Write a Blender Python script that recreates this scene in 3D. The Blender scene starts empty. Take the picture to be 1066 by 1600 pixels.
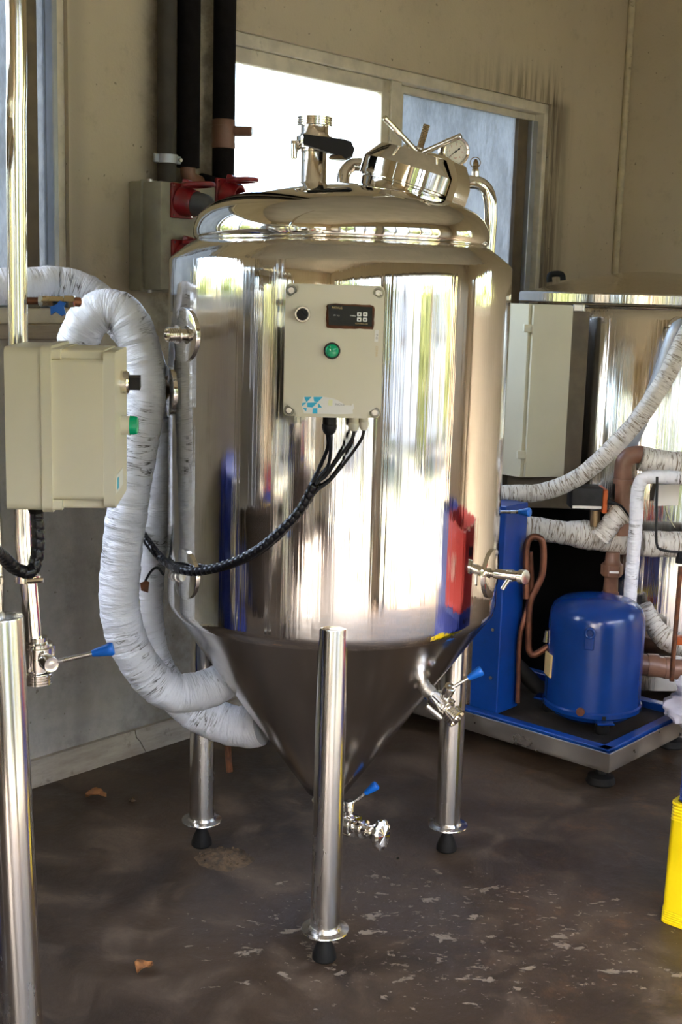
import bpy, bmesh, math, random
from mathutils import Vector, Matrix, noise as mnoise
from math import sin, cos, pi, radians, sqrt
random.seed(7)
SC = bpy.context.scene
COL = SC.collection

# ------------------------------------------------------------------ camera
FPX, PITCH, ROLL, CAMH = 1955.66, 0.1729, 0.0278, 1.5328
cp, sp, cr, sr = cos(PITCH), sin(PITCH), cos(ROLL), sin(ROLL)
FW = Vector((0, cp, -sp)); UP0 = Vector((0, sp, cp)); RT0 = Vector((1, 0, 0))
RT = cr*RT0 + sr*UP0
UP = -sr*RT0 + cr*UP0
EYE = Vector((0, 0, CAMH))
cam = bpy.data.cameras.new('camera'); camo = bpy.data.objects.new('camera', cam); COL.objects.link(camo)
cam.sensor_fit = 'VERTICAL'; cam.sensor_height = 36; cam.lens = FPX/1600*36
cam.clip_start = 0.05; cam.clip_end = 300
m = Matrix((RT, UP, -FW)).transposed().to_4x4(); m.translation = EYE
camo.matrix_world = m
SC.camera = camo

# ------------------------------------------------------------------ light
w = bpy.data.worlds.new('sky'); SC.world = w; w.use_nodes = True
nt = w.node_tree
bg = nt.nodes['Background']
sky = nt.nodes.new('ShaderNodeTexSky'); sky.sky_type = 'NISHITA'
sky.sun_disc = False; sky.sun_elevation = radians(48); sky.sun_rotation = radians(200)
sky.air_density = 1.0; sky.dust_density = 6; sky.ozone_density = 1.0
nt.links.new(sky.outputs[0], bg.inputs[0]); bg.inputs[1].default_value = 0.42
sl = bpy.data.lights.new('sun', 'SUN'); sl.energy = 5.5; sl.angle = radians(0.6); sl.color = (1, .96, .90)
so = bpy.data.objects.new('sun', sl); COL.objects.link(so)
SUN_DIR = Vector((.253, .511, -.82))          # travel direction of the light
so.rotation_euler = SUN_DIR.to_track_quat('-Z', 'Y').to_euler(); so.location = (2, -4, 8)
SC.view_settings.view_transform = 'Standard'; SC.view_settings.look = 'None'
SC.view_settings.exposure = 3.5; SC.view_settings.gamma = 1.0; SC.view_settings.use_curve_mapping = False
try:
    SC.cycles.use_denoising = True
    SC.cycles.max_bounces = 12; SC.cycles.glossy_bounces = 8; SC.cycles.diffuse_bounces = 5
    SC.cycles.transparent_max_bounces = 12; SC.cycles.sample_clamp_indirect = 6.0
    SC.cycles.caustics_reflective = False; SC.cycles.caustics_refractive = False
except Exception: pass

# ------------------------------------------------------------------ places
WA = Vector((-.943, 3.668, 0)); WANG = radians(48.36)
RM = Matrix.Translation(WA) @ Matrix.Rotation(WANG, 4, 'Z')      # room frame: x along the left wall, -y into the room
WD = Vector((cos(WANG), sin(WANG), 0)); WN = Vector((sin(WANG), -cos(WANG), 0))
def ray(x, y): return FW + RT*((x-533)/FPX) - UP*((y-800)/FPX)
def at(x, y, Y): r = ray(x, y); return EYE + r*(Y/r.y)
def onz(x, y, z=0.0): r = ray(x, y); return EYE + r*((z-CAMH)/r.z)
def onwall(x, y, v=0.0):
    r = ray(x, y); P = WA + WN*v
    return EYE + r*((P-EYE).dot(WN)/r.dot(WN))
TK = Vector((-.0174, 3.1, 0)); TR = .4147
def ontank(x, y, off=0.0):
    r = ray(x, y); R = TR+off
    ox, oy = EYE.x-TK.x, EYE.y-TK.y
    a = r.x*r.x+r.y*r.y; b = 2*(ox*r.x+oy*r.y); c = ox*ox+oy*oy-R*R
    dd = b*b-4*a*c
    t = (-b-sqrt(max(dd, 0)))/(2*a)
    return EYE + r*t
def room(u, v, z): return RM @ Vector((u, -v, z))

# ------------------------------------------------------------------ mesh builder
class MB:
    def __init__(s): s.v = []; s.f = []; s.a = []; s.mi = []
    def add(s, V, F, A=None, mi=0):
        n = len(s.v); s.v += [Vector(p) for p in V]; s.f += [[i+n for i in f] for f in F]
        s.a += (A if A else [(0, 0, 0, 0)]*len(V)); s.mi += [mi]*len(F); return s
    def __iadd__(s, o):
        n = len(s.v); s.v += o.v; s.f += [[i+n for i in f] for f in o.f]; s.a += o.a; s.mi += o.mi; return s
    def tr(s, M): s.v = [M @ p for p in s.v]; return s

def frame(o, z, x=None):
    """matrix with local Z along z and origin o"""
    z = Vector(z).normalized()
    if x is None: x = Vector((1, 0, 0)) if abs(z.x) < .9 else Vector((0, 1, 0))
    x = Vector(x); x = (x - z*x.dot(z)).normalized(); y = z.cross(x)
    M = Matrix((x, y, z)).transposed().to_4x4(); M.translation = Vector(o); return M

def lathe(prof, seg=48, M=None, a0=0, a1=2*pi):
    b = MB(); V = []; F = []; full = abs(a1-a0-2*pi) < 1e-6
    n = seg if full else seg+1
    rings = []
    for r, z in prof:
        if r < 1e-6: rings.append([len(V)]); V.append((0, 0, z))
        else:
            rings.append(list(range(len(V), len(V)+n)))
            for k in range(n):
                t = a0+(a1-a0)*k/seg; V.append((r*cos(t), r*sin(t), z))
    for A, B in zip(rings, rings[1:]):
        for k in range(seg):
            k2 = (k+1) % n
            if len(A) == 1 and len(B) == 1: continue
            if len(A) == 1: F.append([A[0], B[k2], B[k]])
            elif len(B) == 1: F.append([A[k], A[k2], B[0]])
            else: F.append([A[k], A[k2], B[k2], B[k]])
    b.add(V, F)
    if M: b.tr(M)
    return b
def cyl(p, q, r, r2=None, seg=24, bev=0.0):
    p, q = Vector(p), Vector(q); L = (q-p).length; r2 = r if r2 is None else r2
    pr = [(0, 0), (r-bev, 0), (r, bev), (r2, L-bev), (r2-bev, L), (0, L)] if bev > 0 else [(0, 0), (r, 0), (r2, L), (0, L)]
    return lathe(pr, seg, frame(p, q-p))
def smooth(pts, step=.01):
    P = [Vector(p) for p in pts]
    if len(P) < 3:
        n = max(2, int((P[1]-P[0]).length/step)+1); return [P[0].lerp(P[1], i/(n-1)) for i in range(n)]
    Q = [P[0]*2-P[1]] + P + [P[-1]*2-P[-2]]; out = []
    for i in range(1, len(Q)-2):
        a, b, c, d = Q[i-1:i+3]; n = max(2, int((c-b).length/step))
        for k in range(n):
            t = k/n
            out.append(.5*((2*b)+(c-a)*t+(2*a-5*b+4*c-d)*t*t+(3*b-a-3*c+d)*t**3))
    out.append(P[-1]); return out
def tube(pts, r, seg=16, step=.01, rf=None, cap=True, raw=False):
    P = [Vector(p) for p in pts] if raw else smooth(pts, step)
    b = MB(); V = []; F = []; A = []
    T = [(P[min(i+1, len(P)-1)]-P[max(i-1, 0)]).normalized() for i in range(len(P))]
    x = Vector((0, 0, 1)) if abs(T[0].z) < .9 else Vector((1, 0, 0))
    L = 0
    for i, p in enumerate(P):
        x = (x-T[i]*x.dot(T[i])).normalized(); y = T[i].cross(x)
        if i: L += (p-P[i-1]).length
        j0, j1 = max(0, i-3), min(len(P)-1, i+3)
        ds = (P[j1]-P[j0]).length
        kv = (T[j1]-T[j0])/max(ds, 1e-6)
        for k in range(seg):
            t = 2*pi*k/seg; dr = x*cos(t)+y*sin(t)
            rr = r(L) if callable(r) else r
            cv = max(0., kv.dot(dr))*rr
            if rf: rr *= rf(L, t, cv)
            V.append(p+dr*rr); A.append((L, cos(t)*rr, sin(t)*rr, cv))
    n = len(P)
    for i in range(n-1):
        for k in range(seg):
            k2 = (k+1) % seg; F.append([i*seg+k, i*seg+k2, (i+1)*seg+k2, (i+1)*seg+k])
    if cap:
        F.append(list(range(seg))[::-1]); F.append([(n-1)*seg+k for k in range(seg)])
    return b.add(V, F, A)
def box(x0, x1, y0, y1, z0, z1, bev=0.0, seg=2, M=None):
    bm = bmesh.new(); bmesh.ops.create_cube(bm, size=1)
    for v in bm.verts: v.co = Vector((x0+(v.co.x+.5)*(x1-x0), y0+(v.co.y+.5)*(y1-y0), z0+(v.co.z+.5)*(z1-z0)))
    if bev > 0: bmesh.ops.bevel(bm, geom=bm.edges[:], offset=bev, segments=seg, affect='EDGES', profile=.5)
    bm.verts.index_update()
    b = MB().add([v.co.copy() for v in bm.verts], [[v.index for v in f.verts] for f in bm.faces]); bm.free()
    if M: b.tr(M)
    return b
def prism(poly, z0, z1, M=None):
    n = len(poly); V = [(x, y, z0) for x, y in poly]+[(x, y, z1) for x, y in poly]
    ar = sum(poly[i][0]*poly[(i+1) % n][1]-poly[(i+1) % n][0]*poly[i][1] for i in range(n))
    F = [[i, (i+1) % n, n+(i+1) % n, n+i] for i in range(n)]+[list(range(n))[::-1], [n+i for i in range(n)]]
    if ar < 0: F = [f[::-1] for f in F]
    b = MB().add(V, F)
    if M: b.tr(M)
    return b
def rrect(w, h, r, n=5, cx=0, cy=0):
    out = []
    for sx, sy, a in ((1, 1, 0), (-1, 1, 90), (-1, -1, 180), (1, -1, 270)):
        for k in range(n+1):
            t = radians(a+90*k/n); out.append((cx+sx*(w/2-r)+r*cos(t), cy+sy*(h/2-r)+r*sin(t)))
    return out

class Thing:
    def __init__(s, name, label, cat, M=None, group=None):
        s.M = M if M is not None else Matrix.Identity(4); s.I = s.M.inverted()
        s.e = bpy.data.objects.new(name, None); s.e.empty_display_size = .05; COL.objects.link(s.e)
        s.e.matrix_world = s.M; s.e['label'] = label; s.e['category'] = cat
        if group: s.e['group'] = group
    def add(s, name, mb, mats, parent=None, local=False, ang=35, label=None, kind=None, flat=False):
        if not local: mb.tr(s.I)
        o = mkobj(name, mb, mats, ang, flat); o.parent = parent or s.e
        if label: o['label'] = label
        if kind: o['kind'] = kind
        return o
def mkobj(name, mb, mats, ang=35, flat=False):
    me = bpy.data.meshes.new(name)
    me.from_pydata([tuple(p) for p in mb.v], [], mb.f)
    for mt in (mats if isinstance(mats, (list, tuple)) else [mats]): me.materials.append(mt)
    me.polygons.foreach_set('material_index', mb.mi)
    if any(a != (0, 0, 0, 0) for a in mb.a[:50]):
        at_ = me.attributes.new('rest', 'FLOAT_VECTOR', 'POINT'); at_.data.foreach_set('vector', [c for a in mb.a for c in a[:3]])
        at_ = me.attributes.new('bend', 'FLOAT', 'POINT'); at_.data.foreach_set('value', [a[3] for a in mb.a])
    me.validate(); me.update()
    if not flat:
        me.shade_smooth(); me.set_sharp_from_angle(angle=radians(ang))
    o = bpy.data.objects.new(name, me); COL.objects.link(o); return o
def solo(name, mb, mats, label, cat, base=None, group=None, kind=None, ang=35):
    base = Vector(base) if base is not None else Vector((sum(p.x for p in mb.v)/len(mb.v), sum(p.y for p in mb.v)/len(mb.v), min(p.z for p in mb.v)))
    mb.tr(Matrix.Translation(-base)); o = mkobj(name, mb, mats, ang); o.location = base
    o['label'] = label; o['category'] = cat
    if group: o['group'] = group
    if kind: o['kind'] = kind
    return o
def struct(name, mb, mats, parent=None, M=None, ang=35, label=None):
    o = mkobj(name, mb, mats, ang)
    if parent: o.parent = parent
    elif M is not None: o.matrix_world = M
    if not parent:
        o['kind'] = 'structure'; o['label'] = label or name.replace('_', ' ')
        o['category'] = name.split('_')[0]
    return o

# ------------------------------------------------------------------ materials
class NT:
    def __init__(s, name):
        s.m = bpy.data.materials.new(name); s.m.use_nodes = True; s.t = s.m.node_tree
        s.b = s.t.nodes['Principled BSDF']; s.out = s.t.nodes['Material Output']
    def n(s, typ, **kw):
        nd = s.t.nodes.new(typ)
        for k, v in kw.items(): setattr(nd, k, v)
        return nd
    def put(s, sock, v):
        if isinstance(v, (int, float)): sock.default_value = v
        elif isinstance(v, (tuple, list)): sock.default_value = tuple(v)+((1,) if len(v) == 3 and len(sock.default_value) == 4 else ())
        else: s.t.links.new(v, sock)
    def coord(s, out='Object'): return s.n('ShaderNodeTexCoord').outputs[out]
    def attr(s, nm, o='Vector'): return s.n('ShaderNodeAttribute', attribute_name=nm).outputs[o]
    def map(s, vec, scale=(1, 1, 1), loc=(0, 0, 0)):
        nd = s.n('ShaderNodeMapping'); s.put(nd.inputs[0], vec); nd.inputs['Scale'].default_value = scale; nd.inputs['Location'].default_value = loc
        return nd.outputs[0]
    def noise(s, vec, scale=5, detail=4, rough=.55, dist=0):
        nd = s.n('ShaderNodeTexNoise'); s.put(nd.inputs['Vector'], vec)
        for k, v in (('Scale', scale), ('Detail', detail), ('Roughness', rough), ('Distortion', dist)): nd.inputs[k].default_value = v
        return nd.outputs['Fac']
    def math(s, op, a, b=0.0, c=0.0, clamp=False):
        nd = s.n('ShaderNodeMath', operation=op, use_clamp=clamp)
        for i, v in enumerate((a, b, c)): s.put(nd.inputs[i], v)
        return nd.outputs[0]
    def rng(s, v, a, b, c=0.0, d=1.0, smooth=True):
        nd = s.n('ShaderNodeMapRange', interpolation_type='SMOOTHSTEP' if smooth else 'LINEAR')
        for i, x in enumerate((v, a, b, c, d)): s.put(nd.inputs[i], x)
        return nd.outputs[0]
    def mix(s, f, a, b):
        nd = s.n('ShaderNodeMix', data_type='RGBA'); s.put(nd.inputs['Factor'], f)
        s.put(nd.inputs[6], a); s.put(nd.inputs[7], b); return nd.outputs[2]
    def xyz(s, vec):
        nd = s.n('ShaderNodeSeparateXYZ'); s.put(nd.inputs[0], vec); return nd.outputs
    def bump(s, h, dist=.001, strength=1.0, prev=None):
        nd = s.n('ShaderNodeBump'); nd.inputs['Strength'].default_value = strength; nd.inputs['Distance'].default_value = dist
        s.put(nd.inputs['Height'], h)
        if prev is not None: s.put(nd.inputs['Normal'], prev)
        return nd.outputs[0]
    def set(s, **kw):
        for k, v in kw.items(): s.put(s.b.inputs[k.replace('_', ' ')], v)
        return s.m

def plain(name, col, rough=.5, metal=0.0, var=.12, scale=9, bump=0.0, spec=.5, dirt=None, dscale=14, dthr=(.55, .75)):
    t = NT(name); c = t.coord()
    nz = t.noise(c, scale, 5)
    k = t.rng(nz, .3, .7, 1-var, 1+var*.6)
    colr = t.mix(1.0, col, col); nd = colr.node; nd.blend_type = 'MULTIPLY'
    cc = t.n('ShaderNodeCombineColor')
    for i in range(3): t.put(cc.inputs[i], k)
    t.put(nd.inputs[7], cc.outputs[0]); colr = nd.outputs[2]
    if dirt: colr = t.mix(t.math('MULTIPLY', t.rng(t.noise(c, dscale, 8, .65), *dthr), .85), colr, dirt)
    kw = dict(Base_Color=colr, Roughness=t.rng(nz, .3, .7, rough*.9, min(1, rough*1.12)), Metallic=metal)
    t.put(t.b.inputs['Specular IOR Level'], spec)
    if bump: kw['Normal'] = t.bump(t.noise(c, scale*8, 4), bump)
    return t.set(**kw)

def steel(name, base=(.74, .70, .64), rough=.07, wave=.0005, streak=None, brushed=False, dirt=.0):
    t = NT(name); c = t.coord()
    kw = {}
    nrm = None
    if streak:      # long vertical polish marks and slight panel waviness
        h = t.noise(t.map(c, (streak, streak, .35)), 1.0, 3, .6)
        nrm = t.bump(h, wave)
        h3 = t.noise(t.map(c, (70, 70, .5)), 1.0, 3, .6); nrm = t.bump(h3, wave*.8, prev=nrm)
        h2 = t.noise(t.map(c, (5, 5, 1.6)), 1.0, 2, .5); nrm = t.bump(h2, wave*2.6, prev=nrm)
    elif wave:
        nrm = t.bump(t.noise(c, 14, 3), wave)
    r = t.rng(t.noise(t.map(c, (26, 26, 1.3) if streak else (8, 8, 8)), 1.0, 5), .3, .75, rough*.7, rough*1.6)
    col = base
    if dirt:
        d = t.rng(t.noise(c, 16, 8, .7), .52, .8, 0, dirt); col = t.mix(d, base, tuple(x*.45 for x in base))
        r = t.math('ADD', r, t.math('MULTIPLY', d, .35))
    if brushed: t.put(t.b.inputs['Anisotropic'], .5)
    kw = dict(Base_Color=col, Metallic=1.0, Roughness=r)
    if nrm is not None: kw['Normal'] = nrm
    return t.set(**kw)

M = {}
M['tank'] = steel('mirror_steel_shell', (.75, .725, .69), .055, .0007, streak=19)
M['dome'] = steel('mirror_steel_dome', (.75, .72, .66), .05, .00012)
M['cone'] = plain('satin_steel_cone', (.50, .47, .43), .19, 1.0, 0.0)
M['chrome'] = steel('polished_steel', (.76, .72, .66), .10, .00012)
M['leg'] = steel('satin_steel_leg', (.60, .57, .53), .20, .0002, streak=40, dirt=.25)
M['dullsteel'] = steel('dull_steel', (.50, .47, .43), .34, .0003)
M['kettle'] = steel('kettle_steel', (.70, .66, .60), .09, .0016, streak=9, dirt=.10)
M['brass'] = plain('brass', (.60, .49, .32), .28, 1.0)
M['bronze'] = plain('old_bronze', (.26, .18, .10), .42, 1.0, .3)
M['boxgrey'] = plain('grey_beige_plastic', (.69, .655, .535), .38, 0, .05, 3, .00008)
M['boxside'] = plain('cream_plastic', (.72, .67, .52), .40, 0, .05, 3, .00008)
M['black'] = plain('black_plastic', (.008, .008, .010), .4, 0, .2, spec=.2)
M['blackgloss'] = plain('black_glossy_plastic', (.007, .007, .009), .22, 0, .2, spec=.3)
M['rubber'] = plain('black_rubber', (.009, .0085, .008), .65, 0, .3, 20, .0004, spec=.15)
M['bluegrip'] = plain('blue_plastic', (.005, .14, .62), .32, 0, .1)
M['bluepaint'] = plain('blue_paint', (.003, .046, .26), .33, 0, .22, 7, .00012, dirt=(.006, .03, .12), dscale=9, dthr=(.6, .8))
M['compressor'] = plain('compressor_blue_enamel', (.003, .034, .19), .22, 0, .15, 6, .0002)
M['green'] = plain('green_lens', (.0, .42, .20), .16, 0, .08)
M['white'] = plain('white_print', (.82, .82, .80), .45, 0, .04)
M['cyan'] = plain('cyan_print', (.02, .45, .72), .45, 0, .06)
M['gold'] = plain('gold_print', (.62, .46, .20), .5, 0, .05)
M['greyprint'] = plain('grey_print', (.24, .25, .27), .5, 0, .05)
M['paleyellow'] = plain('pale_yellow_print', (.80, .82, .56), .5, 0, .05)
M['rust'] = plain('rust', (.13, .045, .018), .85, 0, .5, 40, .0005)
M['copper'] = plain('tarnished_copper', (.20, .075, .04), .42, .6, .35, 22, .0002)
M['pvc'] = plain('brown_pvc', (.22, .11, .07), .42, 0, .25, 12, .0002, dirt=(.08, .05, .035), dthr=(.6, .85))
M['pipegrey'] = plain('dusty_grey_pvc', (.060, .054, .047), .55, 0, .3, 8, .0002, spec=.2)
M['foam'] = plain('black_foam_lagging', (.012, .0105, .011), .9, 0, .3, 30, .0008, spec=.08)
M['redplug'] = plain('red_socket_plastic', (.27, .009, .014), .4, 0, .2, 16, 0, dirt=(.12, .06, .045), dscale=18, dthr=(.5, .75))
M['greyplug'] = plain('dusty_dark_grey_plastic', (.075, .075, .074), .6, 0, .3, 30, .0003)
M['sockbox'] = plain('dirty_grey_enclosure', (.36, .35, .27), .5, 0, .2, 7, .0003, dirt=(.15, .13, .095), dscale=8, dthr=(.5, .85))
M['cream'] = plain('cream_cabinet_paint', (.66, .61, .45), .38, 0, .06, 3, .0001, dirt=(.42, .24, .07), dscale=10, dthr=(.70, .85))
M['creamw'] = plain('cream_frame_paint', (.74, .68, .56), .5, 0, .15, 14, .0004, dirt=(.20, .16, .11), dscale=26, dthr=(.60, .82))
M['alu'] = plain('grey_blue_aluminium', (.42, .45, .50), .42, .5, .12, 10, .0002)
M['yellowcrate'] = plain('yellow_crate_plastic', (.78, .60, .004), .42, 0, .08, 6, .0002, dirt=(.30, .20, .01), dscale=30, dthr=(.74, .86))
M['bluecrate'] = plain('blue_crate_plastic', (.010, .030, .26), .4, 0, .1, 6, .0002)
M['redcrate'] = plain('red_crate_plastic', (.56, .022, .016), .4, 0, .1, 6, .0002)
M['bottle'] = plain('brown_bottle', (.06, .022, .006), .1, 0, .1)
M['shadeblack'] = plain('deep_shade_black', (.004, .0036, .0033), .85, 0, .4, 8, .0004, spec=.06)  # near-black colour standing in for deep shade below the kettle
M['sign'] = plain('orange_plastic', (.48, .09, .01), .5, 0, .2)
M['darkgrey'] = plain('dark_grey_plastic', (.022, .021, .021), .55, 0, .3, 20, .0002, spec=.2)
M['bag'] = plain('white_lilac_plastic_bag', (.62, .60, .68), .38, 0, .1, 6, .002)
M['grime'] = plain('oily_grime', (.030, .024, .018), .6, 0, .5, 9, .0006, dirt=(.06, .045, .03), dscale=12)
M['leaf'] = plain('dry_leaf', (.34, .14, .045), .8, 0, .4, 60, .0006)
M['dirt'] = plain('dried_grit', (.10, .064, .034), .95, 0, .6, 60, .002)
M['fin'] = plain('dusty_fins', (.23, .18, .13), .6, .3, .2, 20)
M['trimp'] = plain('corner_bead_paint', (.60, .53, .37), .55, 0, .15, 20, .0006, dirt=(.12, .09, .05), dscale=30, dthr=(.58, .75))
M['dial'] = plain('dial_white', (.72, .68, .60), .5, 0, .03)
M['redprint'] = plain('red_print', (.45, .12, .08), .5, 0, .05)
M['wood'] = plain('brown_door_wood', (.28, .13, .05), .5, 0, .25, 4)

def lag(name, white, dark, amt):
    t = NT(name); c = t.attr('rest'); bend = t.attr('bend', 'Fac')
    warp = t.map(c, (1, 1, 1))
    n1 = t.noise(t.map(c, (75, 9, 9)), 1.0, 3, .6, .6)
    n2 = t.noise(t.map(c, (9, 11, 11)), 1.0, 4, .6)
    ridge = t.math('ABSOLUTE', t.math('SUBTRACT', n1, .5))
    line = t.rng(ridge, .006, .040, 1, 0)
    where = t.rng(t.math('ADD', n2, t.math('MULTIPLY', bend, .30)), .54-amt, .70-amt)
    mask = t.math('MULTIPLY', line, where)
    soft = t.math('MULTIPLY', t.rng(n2, .55-amt*.5, .85), .12+amt)
    col = t.mix(soft, white, tuple(x*.55 for x in dark) if False else (white[0]*.55, white[1]*.5, white[2]*.45))
    col = t.mix(mask, col, dark)
    h = t.math('ADD', t.math('MULTIPLY', n1, .8), t.noise(t.map(c, (30, 14, 14)), 1.0, 4))
    return t.set(Base_Color=col, Roughness=.42, Normal=t.bump(h, .008, 1.0))
M['lag'] = lag('white_tape_lagging', (.80, .80, .84), (.06, .05, .04), .0)
M['lagold'] = lag('dirty_tape_lagging', (.66, .62, .56), (.19, .14, .09), .20)

def wall_mat(name, dark_low=True):
    t = NT(name); c = t.coord(); x, y, z = t.xyz(c)
    n1 = t.noise(c, 1.3, 5); n2 = t.noise(c, 14, 8, .7); n3 = t.noise(c, 90, 3)
    col = t.mix(t.rng(n1, .3, .7), (.64, .56, .42), (.56, .485, .36))
    col = t.mix(t.math('MULTIPLY', t.rng(n2, .52, .8), .45), col, (.30, .25, .17))
    # grime spots and runs
    runs = t.noise(t.map(c, (26, 26, 1.6)), 1.0, 5, .7)
    if dark_low:
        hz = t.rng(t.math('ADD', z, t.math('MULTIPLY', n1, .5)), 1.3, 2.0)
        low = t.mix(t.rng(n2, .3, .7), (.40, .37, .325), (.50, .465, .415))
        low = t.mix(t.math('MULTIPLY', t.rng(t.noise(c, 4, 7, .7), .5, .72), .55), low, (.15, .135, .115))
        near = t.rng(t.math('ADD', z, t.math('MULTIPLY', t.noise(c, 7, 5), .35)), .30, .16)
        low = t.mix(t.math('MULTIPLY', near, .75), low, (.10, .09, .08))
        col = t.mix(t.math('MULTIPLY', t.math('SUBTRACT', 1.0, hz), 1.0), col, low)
        # smoke-coloured streaks over the window head, darker to its right end
        ax = t.rng(x, 1.9, 2.7); az = t.math('MULTIPLY', t.rng(z, 2.36, 2.37), t.rng(z, 2.58, 2.38))
        k = t.math('MULTIPLY', t.math('MULTIPLY', ax, az), t.rng(x, 2.86, 2.74))
        col = t.mix(t.math('MULTIPLY', k, t.rng(runs, .42, .62, 0, .8)), col, (.10, .075, .045))
        # rubbed dirt round the pipes and the right jamb
        px_ = t.math('MULTIPLY', t.rng(x, .42, .52), t.rng(x, .95, .75))
        col = t.mix(t.math('MULTIPLY', px_, t.rng(n2, .3, .65, .1, .75)), col, (.16, .13, .09))
        jx = t.math('MULTIPLY', t.math('MULTIPLY', t.rng(x, 2.70, 2.735), t.rng(x, 2.95, 2.77)), t.rng(z, 2.42, 2.36))
        col = t.mix(t.math('MULTIPLY', jx, t.rng(runs, .35, .6, .25, .85)), col, (.10, .075, .05))
        lx = t.math('MULTIPLY', t.rng(x, .16, .19), t.rng(x, .26, .20))
        col = t.mix(t.math('MULTIPLY', lx, .35), col, (.22, .20, .18))
    spots = t.rng(t.noise(c, 42, 2, .5), .70, .74)
    col = t.mix(t.math('MULTIPLY', spots, .6), col, (.12, .09, .055))
    h = t.math('ADD', t.math('MULTIPLY', n3, .5), n2)
    return t.set(Base_Color=col, Roughness=.62, Normal=t.bump(h, .0016))
M['wall'] = wall_mat('stained_cream_wall'); M['wall2'] = wall_mat('cream_wall', False)

def floor_mat():
    t = NT('stained_brown_concrete'); c = t.coord(); x, y, z = t.xyz(c)
    n1 = t.noise(c, 1.5, 7, .62, .4); n2 = t.noise(c, 6, 8, .68, .5); n3 = t.noise(c, 60, 4, .6)
    col = t.mix(t.rng(n1, .3, .68), (.026, .0155, .009), (.062, .039, .023))
    col = t.mix(t.rng(n2, .47, .70, 0, .6), col, (.150, .107, .071))
    col = t.mix(t.rng(t.noise(c, 3.1, 6, .6, .8), .56, .70, 0, .8), col, (.022, .014, .009))
    # worn-through pale flakes in front of the tank
    dx = t.math('DIVIDE', t.math('SUBTRACT', x, .28), .95); dy = t.math('DIVIDE', t.math('SUBTRACT', y, 2.82), .55)
    d2 = t.math('ADD', t.math('MULTIPLY', dx, dx), t.math('MULTIPLY', dy, dy))
    near = t.rng(d2, 1.0, .1)
    fl = t.noise(t.map(c, (13, 20, 1)), 1.0, 6, .62, .3)
    thr = t.math('SUBTRACT', .76, t.math('MULTIPLY', near, .17))
    fm = t.rng(t.math('SUBTRACT', fl, thr), 0.0, .035)
    f2 = t.noise(t.map(c, (38, 52, 1)), 1.0, 5, .65, .4)
    fm2 = t.rng(t.math('SUBTRACT', f2, t.math('SUBTRACT', .78, t.math('MULTIPLY', near, .165))), 0.0, .03)
    fm = t.math('MAXIMUM', fm, t.math('MULTIPLY', fm2, .75))
    col = t.mix(t.math('MULTIPLY', fm, .72), col, (.31, .25, .185))
    # orange-brown stains to the right
    sx = t.math('MULTIPLY', t.rng(x, .15, .7), t.rng(t.noise(c, 9, 6, .7), .52, .72))
    col = t.mix(t.math('MULTIPLY', sx, .55), col, (.16, .075, .028))
    # fine cracks
    cr_ = t.math('ABSOLUTE', t.math('SUBTRACT', t.noise(c, 1.1, 5, .6, .3), .5))
    col = t.mix(t.math('MULTIPLY', t.rng(cr_, .0006, .0022, 1, 0), t.rng(t.noise(c, .9, 2), .5, .6, 0, .7)), col, (.02, .015, .01))
    h = t.math('ADD', t.math('MULTIPLY', n2, 1.0), t.math('MULTIPLY', n3, .35))
    h = t.math('ADD', h, t.math('MULTIPLY', fm, -.5))
    return t.set(Base_Color=col, Roughness=t.rng(n2, .3, .7, .42, .68), Normal=t.bump(h, .003))
M['floor'] = floor_mat()
def base_mat():
    t = NT('worn_cement_baseboard'); c = t.coord()
    n2 = t.noise(t.map(c, (4, 10, 22)), 1.0, 7, .7)
    col = t.mix(t.rng(n2, .35, .7), (.46, .40, .32), (.30, .25, .19))
    col = t.mix(t.math('MULTIPLY', t.rng(t.noise(c, 22, 6, .7), .58, .72), .7), col, (.14, .11, .08))
    return t.set(Base_Color=col, Roughness=.75, Normal=t.bump(n2, .002))
M['base'] = base_mat()
def glass_mat(name, tint, fac, diffuse=None):
    t = NT(name); t.t.nodes.remove(t.b)
    tr = t.n('ShaderNodeBsdfTransparent'); tr.inputs[0].default_value = (*tint, 1)
    gl = t.n('ShaderNodeBsdfGlossy'); gl.inputs['Roughness'].default_value = .02
    mx = t.n('ShaderNodeMixShader'); fr = t.n('ShaderNodeLayerWeight'); fr.inputs[0].default_value = .25
    t.put(mx.inputs[0], t.math('ADD', t.math('MULTIPLY', t.math('POWER', fr.outputs['Facing'], 4.0), .7), .04)); t.put(mx.inputs[1], tr.outputs[0]); t.put(mx.inputs[2], gl.outputs[0])
    res = mx.outputs[0]
    if diffuse:
        c = t.coord(); k = t.math('ADD', t.math('MULTIPLY', t.noise(t.map(c, (9, 9, 3)), 1.0, 8, .75), .6), t.math('MULTIPLY', t.noise(t.map(c, (90, 90, 30)), 1.0, 3, .7), .4))
        col = t.mix(t.rng(k, .36, .64), diffuse, tuple(x*.58 for x in diffuse))
        td = t.n('ShaderNodeBsdfTranslucent'); t.put(td.inputs[0], col)
        df = t.n('ShaderNodeBsdfDiffuse'); t.put(df.inputs[0], tuple(x*.8 for x in diffuse))
        m1 = t.n('ShaderNodeMixShader'); m1.inputs[0].default_value = .35
        t.put(m1.inputs[1], td.outputs[0]); t.put(m1.inputs[2], df.outputs[0])
        m2 = t.n('ShaderNodeMixShader'); m2.inputs[0].default_value = fac
        t.put(m2.inputs[1], res); t.put(m2.inputs[2], m1.outputs[0]); res = m2.outputs[0]
    t.t.links.new(res, t.out.inputs[0]); return t.m
M['glass'] = glass_mat('clear_glass', (.96, .98, .97), 0)
M['frosted'] = glass_mat('dirty_frosted_glass', (.8, .85, .9), .93, (.40, .405, .40))
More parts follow.
